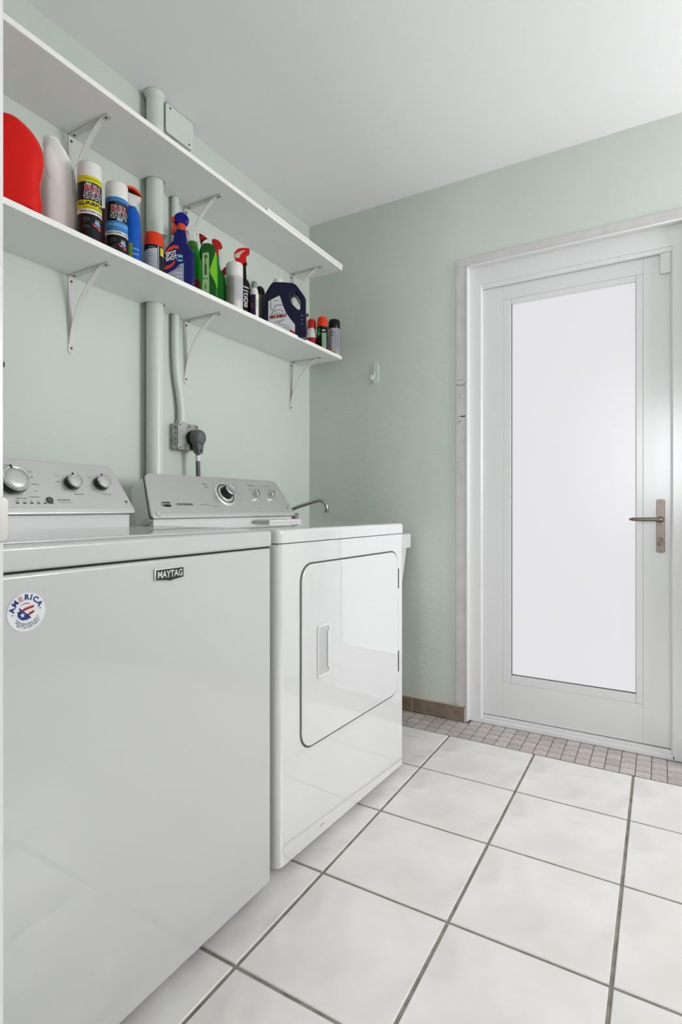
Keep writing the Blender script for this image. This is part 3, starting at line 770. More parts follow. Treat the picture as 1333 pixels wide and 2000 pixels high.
# local frame of a bottle: +x looks out to the viewer side, image-right is +y, up is z
FR = basis((0, 0, 0), (0, 1, 0), (0, 0, 1), (1, 0, 0))

def pillow(name, outline, depth, m, parent, p=4.0, zk=0.25, xo=0.0, layers=17):
    """solid with the given front outline whose plan is a superellipse of the given depth"""
    cx = sum(q[0] for q in outline) / len(outline); cz = sum(q[1] for q in outline) / len(outline)
    vs, fs = [], []; n = len(outline)
    for i in range(layers):
        a = -PI / 2 + PI * i / (layers - 1)
        d = math.copysign(abs(math.sin(a)) ** (2 / p), a); k = max(abs(math.cos(a)) ** (2 / p), .12)
        kz = 1 - (1 - k) * zk
        for q in outline: vs.append(Vector((xo + d * depth / 2, cx + (q[0] - cx) * k, max(cz + (q[1] - cz) * kz, 0))))
    for i in range(layers - 1):
        for a in range(n):
            b = (a + 1) % n; fs.append((i * n + a, i * n + b, (i + 1) * n + b, (i + 1) * n + a))
    fs += [tuple(range(n)), tuple(range((layers - 1) * n, layers * n))]
    return put(name, pydata(vs, fs), m, parent, 75, False)

def cyl(r, off=.0005, th0=0.0):
    return lambda s, t: ((r + off) * math.cos(th0 + s / r), (r + off) * math.sin(th0 + s / r), t)
def front(x): return lambda s, t: (x, s, t)
def cyl_patch(name, r, th0, th1, z0, z1, m, parent, off=.0004, n=10, top=None):
    vs, fs = [], []
    for i in range(n + 1):
        a = th0 + (th1 - th0) * i / n; zz = top(i / n) if top else z1
        vs += [Vector(((r + off) * math.cos(a), (r + off) * math.sin(a), z0)), Vector(((r + off) * math.cos(a), (r + off) * math.sin(a), zz))]
    for i in range(n): fs.append((2 * i, 2 * i + 2, 2 * i + 3, 2 * i + 1))
    me = bpy.data.meshes.new('mesh'); me.from_pydata([tuple(v) for v in vs], [], fs)
    return put(name, me, m, parent, 60)
def band_(name, r, z0, z1, m, parent, off=.0003): return lathe(name, [(r + off, z0), (r + off, z1)], m, parent, 40)
GL = lambda n, c, r=.3: flat(n, c, r)
CANW = GL('can_white', (232, 231, 228), .35); CANK = GL('can_black', (9, 9, 10), .35); YEL = GL('can_yellow', (214, 205, 30), .35); BLU = GL('can_blue', (45, 120, 196), .35)
LBL = GL('print_lightblue', (120, 176, 224)); PINK = GL('print_pink', (226, 92, 108)); GRY = GL('print_grey', (150, 152, 156)); TEXTW = WHT

# red detergent jug and white detergent jug
s = Slot(30, -1.445)
t = s.thing('detergent_jug', 'big red plastic detergent jug at the left end of the shelf', 'jug')
RJ = GL('jug_red', (226, 14, 5), .3)
o = closed_path(s.pts([(-45, 436), (-52, 420), (-54, 380), (-52, 320), (-45, 275), (-25, 250), (0, 243), (24, 243), (48, 252), (68, 266), (82, 284), (88, 305), (86, 325), (82, 345), (80, 362), (82, 380), (84, 400), (82, 425), (78, 436)]), 4)
body = pillow('body', [(q[0], max(q[1], 0)) for q in o], .112, RJ, t, p=3.2)
tube('rim_seam', [(.030,) + q for q in s.pts([(-30, 254), (0, 246.5), (22, 246.5), (45, 255), (64, 268), (77, 283)])], .0016, RJ, body, 8)
lathe('cap', [(.024, .24), (.024, .275), (.02, .278), (0, .278)], RJ, t, 28, Mx=Matrix.Translation((0, s.pts([(-20, 0)])[0][0], 0)))
s = Slot(116, -1.510)
t = s.thing('detergent_jug', 'white plastic detergent jug with moulded grip beside the red jug', 'jug')
WJ = GL('jug_white', (246, 246, 244), .3)
o = closed_path(s.pts([(88, 470), (85, 456), (84, 400), (84, 340), (85, 300), (90, 287), (104, 285), (118, 292), (131, 306), (142, 325), (148, 346), (151, 372), (152, 402), (153, 432), (153, 460), (149, 470)]), 4)
body = pillow('body', [(q[0], max(q[1], 0)) for q in o], .090, WJ, t, p=3.6)
gx, gz = s.pts([(107, 348)])[0]
lathe('moulded_grip', [(math.cos(a), math.sin(a)) for a in [k * PI / 24 for k in range(13)]], WJ, body, 40, Mx=Matrix.Translation((.0385, gx, gz)) @ Matrix.Rotation(.16, 4, 'X') @ FR @ Matrix.Diagonal((s.r(17), s.h(348) - s.h(396), .0085, 1)))
tube('level_strip', [(.0405,) + q for q in s.pts([(141, 342), (141.5, 380), (141, 410), (139.5, 434)])], .0011, GRY, body, 6)
lathe('cap', [(s.r(17), s.h(292)), (s.r(17.5), s.h(288)), (s.r(17), s.h(279)), (s.r(14), s.h(276)), (0, s.h(275.5))], WJ, t, 28, Mx=Matrix.Translation((0, s.pts([(101, 0)])[0][0], 0)))

# two tall aerosol cans with lettered black labels
def bull_can(u0, x, label, acc, accl, vtop, vcap, vtb, lv, words, wcol, turn):
    s = Slot(u0, x, turn); t = s.thing('aerosol_can', label, 'spray can'); r = .0325
    H, hc = s.h(vtop), s.h(vcap)
    can = lathe('can_body', [(0, 0), (r - .003, 0), (r, .003), (r, hc)], CANK, t)
    lathe('cap', [(r, hc), (r + .0004, hc + .001), (r, H - .007), (r - .002, H - .0022), (r - .006, H), (0, H + .001)], CANW, t)
    lb = band_('label_band', r, s.h(vtb), hc - .0002, acc, can)
    l0, l1, l2 = (s.h(v) for v in lv)                         # accent band top / white band top / white band bottom
    band_('label_band', r, l1, l0, acc, can); band_('label_band', r, l2, l1, CANW, can)
    f1 = cyl(r, .0006); f2 = cyl(r, .0009); zc = (s.h(vtb) + l0) / 2
    warp_text('outline_print', [('BULL', .0250, .001, zc + .0065, .0023, 0, 0, .84), ('SHOT', .0250, .001, zc - .0125, .0023, 0, 0, .78)], f1, WHT, can)
    warp_text('lettering', [('BULL', .0250, .001, zc + .0065, .0008, 0, 0, .84)], f2, RED, can)
    warp_text('lettering', [('SHOT', .0250, .001, zc - .0125, .0006, 0, 0, .78)], f2, BLK, can)
    warp_text('lettering', [(words[0], .0135, -.004, (l0 + l1) / 2 + .003, .0006), (words[1], .0048, 0, (l0 + l1) / 2 - .0075, .0001), ], f1, wcol, can)
    warp_text('lettering', [('SHAKE, POINT & SPRAY', .0072, 0, (l1 + l2) / 2, .0002)], f1, BLK, can)
    warp_text('lettering', [('PRO', .0075, -.012, zc + .0205, .0003)] if words[2] else [('PRO', .0085, .002, l0 + .0035, .0003)], f1, WHT, can)
    warp_text('small_print', [('mnunmu nunm unmnumnu', .0042, 0, (s.h(vtb) + hc) / 2, .0001)], f1, wcol, can)
    warp_text('small_print', [('mnumnunm nunm', .0040, .004, s.h(vtb) - .0045, .0001), ('mnum nunmu', .0036, -.018, l2 - .012), ('nmunm unmnu', .0036, -.018, l2 - .017), ('nunm', .0036, -.022, l2 - .023), ('nmu nun mu', .0036, -.018, l2 - .033), ('mnun nu nmu', .0036, -.018, l2 - .038)], f1, GRY, can)
    zb = l2 - .028
    warp_poly('emblem_patch', [[(-.004, zb + .004), (.010, zb - .001), (.022, zb - .003), (.022, zb - .012), (.012, zb - .011), (.002, zb - .004)]], f1, PINK, can)
    warp_poly('emblem_patch', [[(.002, zb + .006), (.008, zb + .011), (.022, zb + .006), (.022, zb + .000), (.010, zb + .001)]], f2, LBL, can)
    warp_poly('emblem_patch', [[(q, zb + .006), (q + .0022, zb + .006), (q + .0018, zb + .016), (q + .0004, zb + .016)] for q in (.006, .011, .016)], cyl(r, .0012), WHT, can)
    return t, s, can
bull_can(175, -1.420, 'tall black spray can with white cap and yellow bands', YEL, None, 324, 355, 367, (402, 419, 428), ('ALL-PURPOSE', 'mnunm nmunmnu unmnun', True), BLK, .30)
t, s, can = bull_can(228, -1.430, 'tall black spray can with white cap and blue bands', BLU, None, 362, 395, 404, (441, 460, 468), ('DEGREASER', 'mnunmn nunm mnunmu', False), LBL, .22)
# dark can half hidden between them
s = Slot(203, -1.552); t = s.thing('aerosol_can', 'dark maroon can half hidden between the two white-capped spray cans', 'spray can')
lathe('can_body', [(0, 0), (.026, 0), (.0275, .003), (.0275, s.h(420)), (.024, s.h(414)), (0, s.h(413))], GL('can_maroon', (70, 20, 24), .35), t)
warp_text('small_print', [('mnunmu', .010, 0, .13), ('nmuun', .010, 0, .10), ('nu mn', .008, 0, .075)], cyl(.0275), RED, t)

# blue cleaner bottle with orange and white head
s = Slot(258, -1.450); t = s.thing('spray_bottle', 'blue window-cleaner bottle with white and orange head beside the thick pipe', 'spray bottle')
BB = GL('bottle_blue', (6, 88, 190), .28)
r = s.r(19)
lathe('body', [(0, 0), (r * .93, 0), (r, .004), (r * .985, s.h(480)), (r * .93, s.h(440)), (r * .82, s.h(420)), (r * .62, s.h(411)), (r * .40, s.h(405)), (r * .36, s.h(402))], BB, t, sx=.72)
hd = ext('spray_head', [closed_path(s.pts([(251, 404), (265, 405), (267, 397), (276, 388), (277, 384), (268, 375), (258, 372), (246, 373), (236, 380), (238, 386), (250, 388)]), 3)], .026, CANW, t, FR, bev=.004)
ext('head_cover', [closed_path(s.pts([(277.5, 388), (277, 384), (271, 375), (262, 369), (250, 368), (238, 372), (234, 379), (240, 379), (250, 375.5), (260, 376.5), (269, 381.5)]), 3)], .028, GL('head_orange', (240, 70, 20), .3), hd, FR, bev=.003)
cyl_patch('label_patch', r * .98, -.35, .05, .002, s.h(482), GL('label_olive', (120, 150, 30)), t)
warp_text('lettering', [('nmnu', .012, .010, s.h(490), .0004), ('umnn', .011, .010, s.h(500), .0004)], lambda a, b: (r * .72 * math.cos(a / r) + .001, r * math.sin(a / r) * 1.02, b), LBL, t)

# short can with orange cap
s = Slot(300, -1.430, .25); t = s.thing('aerosol_can', 'short dark can with bright orange cap and grey label', 'spray can')
r = s.r(19.2); OR = GL('cap_orange', (226, 58, 14), .35); DNV = GL('can_midnight', (10, 11, 28), .35)
hc, H = s.h(485), s.h(459)
can = lathe('can_body', [(0, 0), (r - .002, 0), (r, .003), (r, hc)], DNV, t)
lathe('cap', [(r, hc), (r + .0005, hc + .0005), (r + .0003, H - .004), (r - .002, H - .0008), (r - .005, H), (0, H)], OR, t)
cyl_patch('label_patch', r, -1.5, .15, .008, 0, GL('label_grey', (186, 188, 194)), can, top=lambda q: hc - .026 + .016 * q ** .5)
cyl_patch('label_patch', r, .24, .30, .002, hc - .001, WHT, can); cyl_patch('label_patch', r, .52, 1.2, hc - .030, hc - .004, YEL, can)
cyl_patch('label_patch', r, -1.2, .15, .002, .0078, RED, can)
warp_text('lettering', [('mnumnun', .0065, -.014, hc - .008, .0001), ('nunm', .0065, -.018, hc - .014, .0001)], cyl(r, .0008), GRY, can)
warp_text('small_print', [('mnunmuu num unm', .0055, -.012, hc - .030 - k * .0075) for k in range(8)], cyl(r, .0008), flat('print_steel', (96, 100, 112)), can)
# white bottle with grey ring pull behind it
s = Slot(319, -1.512); t = s.thing('squeeze_bottle', 'white bottle with grey loop top behind the orange-capped can', 'bottle')
r = s.r(8)
lathe('body', [(0, 0), (r, 0), (r, s.h(488)), (r * .9, s.h(478)), (r * .6, s.h(470)), (r * .55, s.h(466))], GL('bottle_cream', (214, 208, 198), .4), t)
lathe('collar', [(r * .6, s.h(470)), (r * .6, s.h(463)), (0, s.h(462))], GRY, t, 20)
tube('loop', [Vector((0, .010 * math.cos(a), s.h(461) + .004 * math.sin(a))) for a in [k * PI / 10 for k in range(-2, 13)]], .0018, flat('loop_grey', (92, 98, 94)), t, 8)

# blue carpet-spot spray bottle
s = Slot(351, -1.425); t = s.thing('spray_bottle', 'royal blue trigger spray bottle with orange collar and red swoosh label', 'spray bottle')
NB = GL('bottle_royal', (6, 15, 96), .28); OO = GL('trigger_orange', (224, 70, 18), .3)
o = s.pts([(323, 564), (320, 552), (320, 530), (320, 515), (321, 503), (324, 495), (331, 486), (338, 479), (339, 472), (340, 464), (345, 455), (363, 456), (365, 466), (366, 478), (371, 487), (377, 493), (380, 501), (381, 516), (381, 540), (381, 556), (378, 564)])
body = pillow('body', [(q[0], max(q[1], 0)) for q in o], .060, NB, t, p=7, zk=.04)
lathe('collar', [(.0155, s.h(455)), (.0165, s.h(453)), (.0165, s.h(441)), (.014, s.h(439))], OO, t, 28, Mx=Matrix.Translation((0, s.pts([(354, 0)])[0][0], 0)))
hd = ext('spray_head', [closed_path(s.pts([(343, 440), (341, 434), (341, 425), (347, 419), (356, 416.5), (364, 420), (369.5, 428), (368, 434), (362, 440)]), 4)], .030, GL('head_blue', (16, 12, 128), .28), t, FR, bev=.008, res=4)
ext('nozzle', [s.pts([(334, 428), (336, 426.5), (341.5, 426), (342, 437), (338, 437.5), (334.5, 434)])], .016, OO, hd, FR, bev=.003)
ext('trigger', [closed_path(s.pts([(337, 437), (344, 437), (343.5, 446), (342.5, 456), (340, 460), (335.5, 459), (335, 452), (337, 444)]), 3)], .012, OO, hd, FR, bev=.003)
xf = .0302
def L7(s_, t_): return (xf, s_, t_)
P7 = s.pts
lab = warp_poly('label', [P7([(322, 556), (321.5, 520), (324, 505), (330, 494), (338, 487), (350, 487), (358, 492), (359, 520), (359, 558)])], front(.0304), GL('label_deepblue', (16, 22, 84)), body)
def arc_band(pts_up, pts_dn): return P7(pts_up) + P7(pts_dn)[::-1]
warp_poly('swoosh', [arc_band([(324, 503), (331, 494), (340, 488.5), (347, 488), (350, 491)], [(326, 504), (333, 499), (341, 494), (346, 493.5), (349, 495)]),
                     arc_band([(323, 531), (330, 528), (337, 523), (341, 518)], [(322, 538), (331, 534), (339, 527), (343, 519)])], front(.0310), GL('swoosh_orange', (222, 62, 34)), body)
cx, cz = P7([(334.5, 508)])[0]
warp_text('lettering', [('SPOT', .0185, cx, cz + .0045, .0007, .36, .12, .82), ('SHOT', .0185, cx + .001, cz - .0110, .0007, .36, .12, .82)], front(.0314), WHT, body)
warp_poly('label_panel', [P7([(326, 560), (326, 545), (340, 536), (352, 523), (359, 520.5), (359, 560)])], front(.0310), GL('label_silver', (158, 162, 178)), body)
c2 = P7([(343, 533), (349, 541), (350, 547)])
warp_text('lettering', [('PROFESSIONAL', .0068, c2[0][0], c2[0][1], .0002, .52, 0, .9)], front(.0314), GL('print_royal', (30, 44, 150)), body)
warp_text('lettering', [('CARPET', .0075, c2[1][0], c2[1][1], .0002, .12), ('nmunm', .0068, c2[2][0], c2[2][1], .0002, .12)], front(.0314), WHT, body)
warp_poly('label_patch', [P7([(346.5, 505), (357, 505), (357, 510.5), (348, 511)]), P7([(346, 515), (358.5, 514), (355, 518), (347, 518)])], front(.0310), LBL, body)

# white-headed green cleaner behind it
s = Slot(377, -1.500); t = s.thing('spray_bottle', 'bright green bottle with white spray head behind the blue trigger bottle', 'spray bottle')
GR = GL('bottle_lime', (24, 186, 26), .28); r = s.r(18)
lathe('body', [(0, 0), (r * .95, 0), (r, .005), (r, s.h(508)), (r * .86, s.h(496)), (r * .66, s.h(488))], GR, t, sx=.75)
sl = lathe('sleeve', [(r * .68, s.h(490)), (r * .58, s.h(481)), (r * .50, s.h(473))], GL('sleeve_green', (72, 132, 52), .4), t, sx=.8)
lathe('red_band', [(r * .70, s.h(494)), (r * .66, s.h(488.5))], RED, t, sx=.8)
ext('spray_head', [closed_path(s.pts([(367, 474), (381.5, 474), (381, 464), (381.5, 458), (386, 456), (388, 453), (385, 448.5), (378, 444), (366, 444), (358, 447), (357, 452), (366, 455), (368, 464)]), 3)], .024, CANW, t, FR, bev=.005, res=3)
cyl_patch('label_patch', r, .1, .95, s.h(566), s.h(551), RED, t, off=-.0005)
cyl_patch('label_patch', r, -.2, .30, s.h(590), s.h(500), GL('label_teal', (30, 130, 150)), t, off=-.0030)

# angled-neck dark green bottle with red cap
s = Slot(408, -1.415); t = s.thing('toilet_cleaner_bottle', 'dark green angled-neck bottle with red tip and white band', 'bottle')
DG = GL('bottle_darkgreen', (3, 84, 16), .28)
o = s.pts([(396, 587), (395, 569), (394.5, 540), (394, 515), (393, 506), (390, 501), (389.7, 495), (392, 489), (397, 482), (407, 480.5), (415, 482), (420, 488), (422.8, 492), (421, 498), (421, 506), (423.5, 516), (425, 540), (425.5, 570), (425, 587)])
body = pillow('body', [(q[0], max(q[1], 0)) for q in o], .050, DG, t, p=7, zk=.04)
ext('neck_band', [closed_path(s.pts([(394.5, 486), (395, 480), (398, 475.5), (405, 471.5), (411, 474), (418, 485), (420, 489.5), (415.5, 484), (407, 482), (398, 484)]), 3)], .036, CANW, t, FR, bev=.003)
ext('cap', [closed_path(s.pts([(394, 483), (391, 472), (389.2, 462), (391.5, 460.3), (394, 462), (399, 464), (407, 470.5), (399, 474.5), (396, 479)]), 3)], .030, GL('cap_red', (178, 16, 22), .3), t, FR, bev=.006, res=3)
warp_poly('label', [closed_path(s.pts([(396, 587), (396, 545), (395.5, 506), (400, 501), (407, 499.5), (408.5, 506), (408.8, 545), (408, 587)]), 3)], front(.0256), GL('label_palegreen', (150, 190, 128)), body)
LM = GL('label_lime', (130, 206, 46), .3)
warp_poly('leaf_print', [closed_path(s.pts([(410, 537), (412.5, 524), (417, 510), (422, 496), (424, 516), (424.8, 545), (424.7, 568), (419, 553)]), 3)], front(.0257), LM, body)
c_ = s.pts([(402, 507), (401.5, 517), (401.5, 533), (401.5, 550), (401.5, 566)])
warp_text('lettering', [('o', .020, c_[0][0], c_[0][1], .0008, .4), ('nmunum', .0068, c_[1][0], c_[1][1], .0002, PI / 2), ('mnum', .0150, c_[2][0], c_[2][1], .0007, PI / 2), ('unm', .010, c_[4][0], c_[4][1], .0003, PI / 2)], front(.0262), BLK, body)
warp_text('lettering', [('nm un', .0075, c_[3][0], c_[3][1], .0004, 0)], front(.0262), GL('print_blue2', (20, 96, 150)), body)

# green trigger bottle behind it, with red head
s = Slot(428, -1.480); t = s.thing('spray_bottle', 'translucent green bottle with red trigger head behind the angled-neck bottle', 'spray bottle')
G2 = GL('bottle_green', (6, 150, 28), .25); RH = GL('trigger_red', (190, 18, 20), .28)
o = s.pts([(413, 612), (412, 590), (413, 560), (416, 535), (420, 515), (422, 506), (428, 506), (428.5, 518), (431, 530), (436, 538), (441, 545), (442, 562), (442, 590), (441, 612)])
pillow('body', [(q[0], max(q[1], 0)) for q in o], .050, G2, t, p=4, zk=.05)
ext('spray_head', [closed_path(s.pts([(421.5, 506), (427, 506), (427.5, 488), (433, 484), (434.3, 481), (429, 473), (420, 469.5), (415, 471), (414.5, 478), (420, 486), (421, 495)]), 3)], .024, RH, t, FR, bev=.004, res=3)
# red-capped bottle hidden by the white can
s = Slot(446, -1.560); t = s.thing('squeeze_bottle', 'bottle with dark red pointed cap mostly hidden behind the beige-white can', 'bottle')
r = s.r(10)
lathe('body', [(0, 0), (r, 0), (r, s.h(550)), (r * .8, s.h(541)), (r * .7, s.h(539))], CANW, t)
ext('cap', [s.pts([(431.5, 534), (440.5, 523.5), (452, 523.5), (454, 539), (442, 539.5)])], .026, GL('cap_darkred', (128, 10, 18), .3), t, FR, bev=.002)

# beige-white aerosol can
s = Slot(458.5, -1.415, .1); t = s.thing('aerosol_can', 'plain white spray can with pale grey label and thin pink lines', 'spray can')
r = s.r(16.5); hc, H = s.h(543), s.h(516.5)
can = lathe('can_body', [(0, 0), (r - .002, 0), (r, .003), (r, hc)], GL('can_offwhite', (216, 214, 210), .35), t)
lathe('cap', [(r, hc), (r + .0004, hc), (r + .0004, H - .005), (r - .003, H), (0, H)], CANW, t)
cyl_patch('label_patch', r, -1.8, -.15, s.h(600), hc - .008, GL('label_taupe', (162, 160, 150)), can); cyl_patch('label_patch', r, -.1, 1.4, s.h(592), hc - .010, GL('label_mist', (196, 196, 200)), can)
band_('pink_line', r, hc - .0035, hc - .0022, GL('print_rose', (222, 150, 148)), can); band_('pink_line', r, hc - .0072, hc - .0060, GL('print_rose', (222, 150, 148)), can)
warp_text('small_print', [(random.choice(['mnunmu nunmn unmn', 'nmunm unm mnun nu', 'unmn mnunu nmun']), .0042, .020, hc - .016 - k * .0062) for k in range(12)], cyl(r, .0008), GRY, can)
warp_text('small_print', [('nmunmnun', .0055, -.014, s.h(566) - k * .0075) for k in range(5)], cyl(r, .0008), flat('print_khaki', (124, 122, 110)), can)

# black bottle with red trigger
s = Slot(478, -1.465); t = s.thing('spray_bottle', 'black trigger spray bottle with red and cream head', 'spray bottle')
r = s.r(11.5)
body = lathe('body', [(0, 0), (r * .95, 0), (r, .004), (r, s.h(566)), (r * .92, s.h(556)), (r * .65, s.h(549)), (r * .35, s.h(545)), (r * .28, s.h(530)), (r * .25, s.h(513))], CANK, t, sx=.8)
hd = ext('spray_head', [closed_path(s.pts([(457.5, 500), (460, 494), (466, 488.5), (475, 486.3), (485, 486), (488, 489), (487.3, 495), (483, 498.5), (481.2, 504), (482, 512), (483, 517.5), (477, 515), (474, 519), (468, 515), (461, 513), (460.5, 509.5), (459, 506)]), 3)], .024, GL('trigger_scarlet', (214, 22, 12), .28), t, FR, bev=.003)
ext('head_insert', [closed_path(s.pts([(458.8, 504), (459.5, 500.5), (466, 496), (476, 491.5), (478.5, 493), (473, 497), (469.5, 502), (468, 506.5), (461.5, 507.5)]), 3)], .0255, GL('insert_cream', (212, 200, 190), .4), hd, FR, bev=.0015)
fk = lambda a, b: (r * .8 * math.cos(a / r) + .0008, r * math.sin(a / r) * 1.01, b)
warp_text('lettering', [('numnu', .0095, .006, s.h(564), .0006, -.25), ('mnunm', .0085, .006, s.h(571), .0005, -.25)], fk, WHT, body)
warp_poly('swirl_print', [closed_path([(.006 + a * math.cos(q * PI / 4) * (1 + .22 * (q % 2)), zc + a * 1.1 * math.sin(q * PI / 4) * (1 + .22 * (q % 2))) for q in range(8)], 2) for a, zc in ((.0085, s.h(580)), (.0088, s.h(590)), (.0075, s.h(599)))], fk, WHT, body)
warp_poly('swirl_hole', [closed_path([(sx_ + a * math.cos(q * PI / 3), zc + a * math.sin(q * PI / 3)) for q in range(6)], 2) for sx_, a, zc in ((.002, .0030, s.h(580)), (.010, .0028, s.h(581)), (.006, .0034, s.h(590)), (.001, .002, s.h(594)), (.009, .0022, s.h(598)))], lambda a, b: tuple(Vector(fk(a, b)) + Vector((.0006, 0, 0))), BLK, body)

# small purple and white bottle with clear cap
s = Slot(497, -1.425, -.1); t = s.thing('pump_bottle', 'small purple and white pump bottle with clear cap', 'bottle')
r = s.r(8.6)
body = lathe('body', [(0, 0), (r * .95, 0), (r, .003), (r, s.h(577)), (r * .8, s.h(567)), (r * .62, s.h(563)), (r * .6, s.h(560))], CANW, t, 28)
cyl_patch('label_patch', r, -1.7, .42, s.h(618), s.h(578), GL('label_purple', (52, 30, 66)), body); cyl_patch('label_patch', r, -.7, -.1, s.h(605), s.h(595), GL('label_plum', (110, 60, 76)), body, off=.0007)
warp_text('lettering', [('numnunm', .0078, .0132, s.h(595), .0001, -PI / 2)], cyl(r, .0008), GRY, body)
lathe('pump_stem', [(r * .22, s.h(561)), (r * .2, s.h(554)), (0, s.h(553.5))], CANW, t, 14)
lathe('clear_cap', [(r * .66, s.h(564)), (r * .64, s.h(552)), (r * .5, s.h(550.5)), (0, s.h(550.5))], flat('cap_clear', (200, 206, 204), .15, trans=0.75), t, 24)
# black domed can with yellow patch
s = Slot(507.5, -1.545); t = s.thing('aerosol_can', 'grey can with domed black cap and yellow patch beside the navy jug', 'spray can')
r = s.r(10.5)
can = lathe('can_body', [(0, 0), (r, 0), (r, s.h(578))], GL('can_grey', (112, 114, 112), .4), t, 28)
lathe('cap', [(r * 1.02, s.h(578)), (r * 1.0, s.h(571)), (r * .8, s.h(564)), (r * .45, s.h(560.5)), (0, s.h(560))], CANK, t, 28)
cyl_patch('label_patch', r, -.75, .0, s.h(589), s.h(578.5), GL('label_amber', (232, 176, 24)), can); cyl_patch('label_patch', r, -.8, -.2, s.h(622), s.h(604), CANW, can)

# navy jug with handle
s = Slot(558, -1.425); t = s.thing('drain_cleaner_jug', 'navy blue jug with side handle and white cap near the shelf end', 'jug')
NJ = GL('jug_navy', (9, 8, 46), .32)
out = s.pts([(519, 662), (517, 655), (517, 620), (517, 590), (518.5, 581), (523, 573), (529, 563), (534, 557.5), (554, 557), (573, 558), (579, 561.5), (588, 573), (596.5, 585), (598, 591), (598, 612), (598.5, 632), (600, 655), (598, 662)])
hole = closed_path(s.pts([(566.5, 585), (569, 580), (574, 575), (578, 577), (583, 585), (587, 592), (587, 601), (586, 608), (582, 608.5), (576, 603.5), (570, 596.5)]), 3)
body = ext('body', [out, hole], .074, NJ, t, FR, bev=.007, res=4)
lathe('cap', [(s.r(9.5), s.h(558)), (s.r(9.8), s.h(557)), (s.r(9.8), s.h(549)), (s.r(8.5), s.h(547)), (0, s.h(546.5))], CANW, t, 28, Mx=Matrix.Translation((0, s.pts([(544, 0)])[0][0], 0)))
xj = .0373
lab = warp_poly('label', [s.pts([(525, 661), (525, 596), (533, 591), (546.5, 584), (549, 590), (552, 600), (559, 617), (568, 629), (576.3, 639), (576.3, 661)])], front(xj), GL('label_pale', (206, 208, 210), .45), body)
warp_poly('label_band', [s.pts([(560, 661), (576.3, 661), (576.3, 653), (568, 649)])], front(xj + .0004), RED, body)
def line(pts, w):
    out = []
    for (a, b), (c, d) in zip(pts, pts[1:]):
        l = math.hypot(c - a, d - b); nx, ny = -(d - b) / l * w, (c - a) / l * w; out.append([(a + nx, b + ny), (c + nx, d + ny), (c - nx, d - ny), (a - nx, b - ny)])
    return out
ln = []
for L_ in ([(529.5, 594), (529.5, 608), (531, 612), (535, 612), (537, 608), (538, 604), (542, 602.5), (552, 602)], [(531, 623), (533, 617), (538, 613.5), (545, 612), (552, 612), (552.5, 616.5)], [(535, 621), (541, 618.5), (547, 617.5)], [(536, 637), (546, 633.5), (556, 630)], [(545, 639), (548, 634.5)]):
    ln += line(s.pts(L_), .0011)
warp_poly('pipe_drawing', ln, front(xj + .0004), BLK, body)
c_ = s.pts([(543.5, 624.5), (540, 594), (560, 640), (562, 645), (565, 649)])
warp_text('outline_print', [('PIPE SHIELD', .0175, c_[0][0], c_[0][1], .0012, .20, .1, .80)], front(xj + .0005), BLK, body)
warp_text('lettering', [('PIPE SHIELD', .0175, c_[0][0], c_[0][1], .0004, .20, .1, .80), ('nmunu', .006, c_[1][0], c_[1][1], .0002, .1)], front(xj + .0008), RED, body)
warp_text('small_print', [('nmun nmu mnunm', .0052, c_[2][0] - .006, c_[2][1], .0001, -.1), ('mnunmu nmunnu', .0050, c_[3][0] - .004, c_[3][1], .0001, -.1), ('nm un mu', .0050, c_[4][0], c_[4][1], .0001, -.1)], front(xj + .0005), flat('print_slate', (70, 74, 100)), body)
for v in (621, 629, 637):
    q = s.pts([(590, v)])[0]; lathe('grip_bump', [(0, .0018), (.002, .0012), (.0028, 0)], LBL, body, 10, Mx=Matrix.Translation((xj - .0005, q[0], q[1])) @ FR)

# small things at the corner end
s = Slot(601, -1.545); t = s.thing('squeeze_bottle', 'slim beige bottle with black tip peeking out behind the navy jug', 'bottle')
lathe('body', [(0, 0), (.012, 0), (.012, s.h(630)), (.006, s.h(622)), (.005, s.h(618))], GL('bottle_cream', (214, 208, 198)), t, 20)
lathe('tip', [(.006, s.h(619)), (.005, s.h(613)), (0, s.h(612))], CANK, t, 16)
s = Slot(609, -1.470); t = s.thing('squeeze_bottle', 'small white bottle with red cap and red base label by the navy jug', 'bottle')
r = s.r(10.5)
body = lathe('body', [(0, 0), (r, 0), (r, s.h(656)), (r * .85, s.h(651)), (r * .72, s.h(648)), (r * .72, s.h(642))], CANW, t, 28)
lathe('cap', [(r * .80, s.h(643)), (r * .82, s.h(640)), (r * .78, s.h(628)), (r * .6, s.h(625)), (0, s.h(624.5))], GL('cap_crimson', (196, 24, 10), .35), t, 28)
band_('label_band', r, .002, s.h(662), RED, body)
s = Slot(630, -1.420, -.15); t = s.thing('aerosol_can', 'orange-capped black spray can with green leaf panel near the corner', 'spray can')
r = s.r(10.7); hc, H = s.h(640), s.h(619)
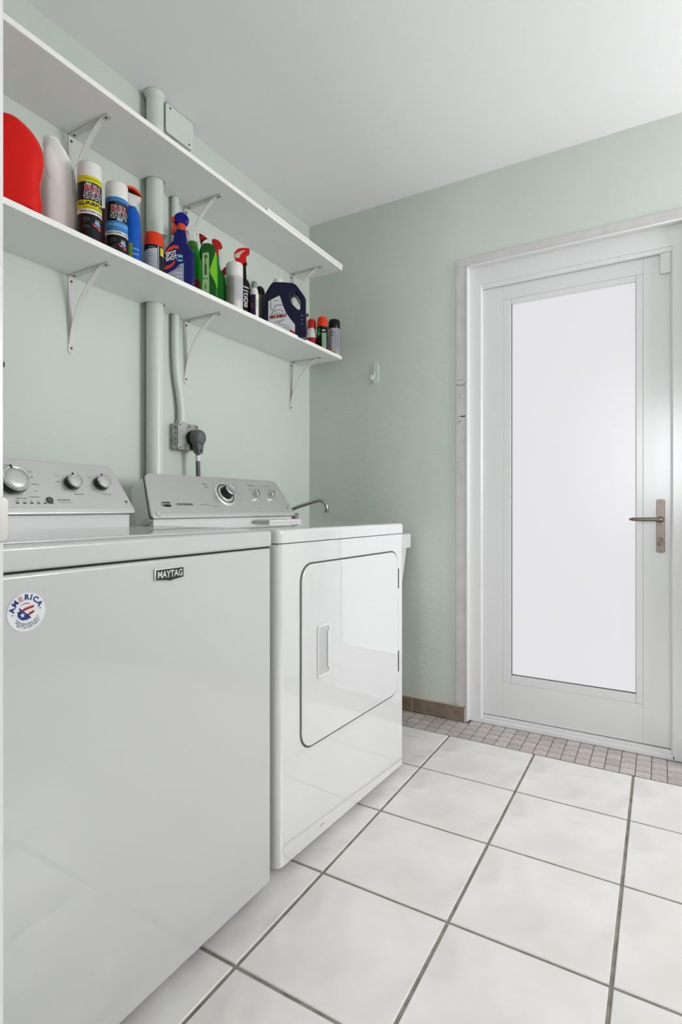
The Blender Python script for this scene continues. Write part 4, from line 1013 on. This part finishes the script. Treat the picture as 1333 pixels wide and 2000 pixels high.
can = lathe('can_body', [(0, 0), (r - .002, 0), (r, .003), (r, hc)], CANK, t, 32)
lathe('cap', [(r, hc), (r, hc + .006), (r * .92, H - .016), (r * .80, H - .006), (r * .45, H), (0, H + .001)], GL('cap_vermilion', (232, 62, 16), .35), t, 32)
cyl_patch('label_patch', r, .05, .95, .006, s.h(653), GL('label_sage', (150, 176, 152)), can)
warp_poly('leaf_print', [[(-.022, s.h(654)), (-.012, s.h(643)), (-.006, s.h(645)), (-.010, s.h(652)), (-.006, s.h(650)), (-.004, s.h(655)), (-.014, s.h(660))]], cyl(r, .0008), GL('leaf_green', (40, 170, 30)), can)
warp_text('small_print', [('mnun numn unm', .0050, .013, s.h(656) - k * .007) for k in range(9)], cyl(r, .0010), flat('print_moss', (60, 84, 62)), can)
warp_text('lettering', [('num', .009, .010, s.h(648), .0006)], cyl(r, .0010), WHT, can)
s = Slot(653, -1.392, .1); t = s.thing('aerosol_can', 'grey spray can with black cap, last at the corner end', 'spray can')
r = s.r(11.8); hc, H = s.h(644), s.h(625.5)
can = lathe('can_body', [(0, 0), (r - .002, 0), (r, .003), (r, hc)], GL('can_silvergrey', (176, 176, 182), .3), t, 32)
lathe('cap', [(r, hc), (r + .0005, hc + .001), (r * .97, H - .010), (r * .85, H - .002), (r * .7, H), (0, H)], CANK, t, 32)
cyl_patch('label_patch', r, .02, 1.4, .008, hc - .002, GL('label_steel', (158, 158, 166)), can)
cyl_patch('label_patch', r, -.9, -.05, .001, .014, CANK, can, off=.0006); cyl_patch('label_patch', r, -.9, -.05, .014, .022, YEL, can, off=.0006)
warp_poly('emblem_patch', [circle(-.013, hc - .021, .0045, 14, .007)], cyl(r, .0008), GL('emblem_olive', (110, 112, 20)), can)
warp_text('lettering', [('nu', .010, -.013, hc - .036, .0004)], cyl(r, .0009), BLK, can)
warp_text('small_print', [('nmu nunmunm nuu', .0040, .015, hc - .016 - k * .0062) for k in range(14)], cyl(r, .0009), flat('print_slate', (70, 74, 100)), can)
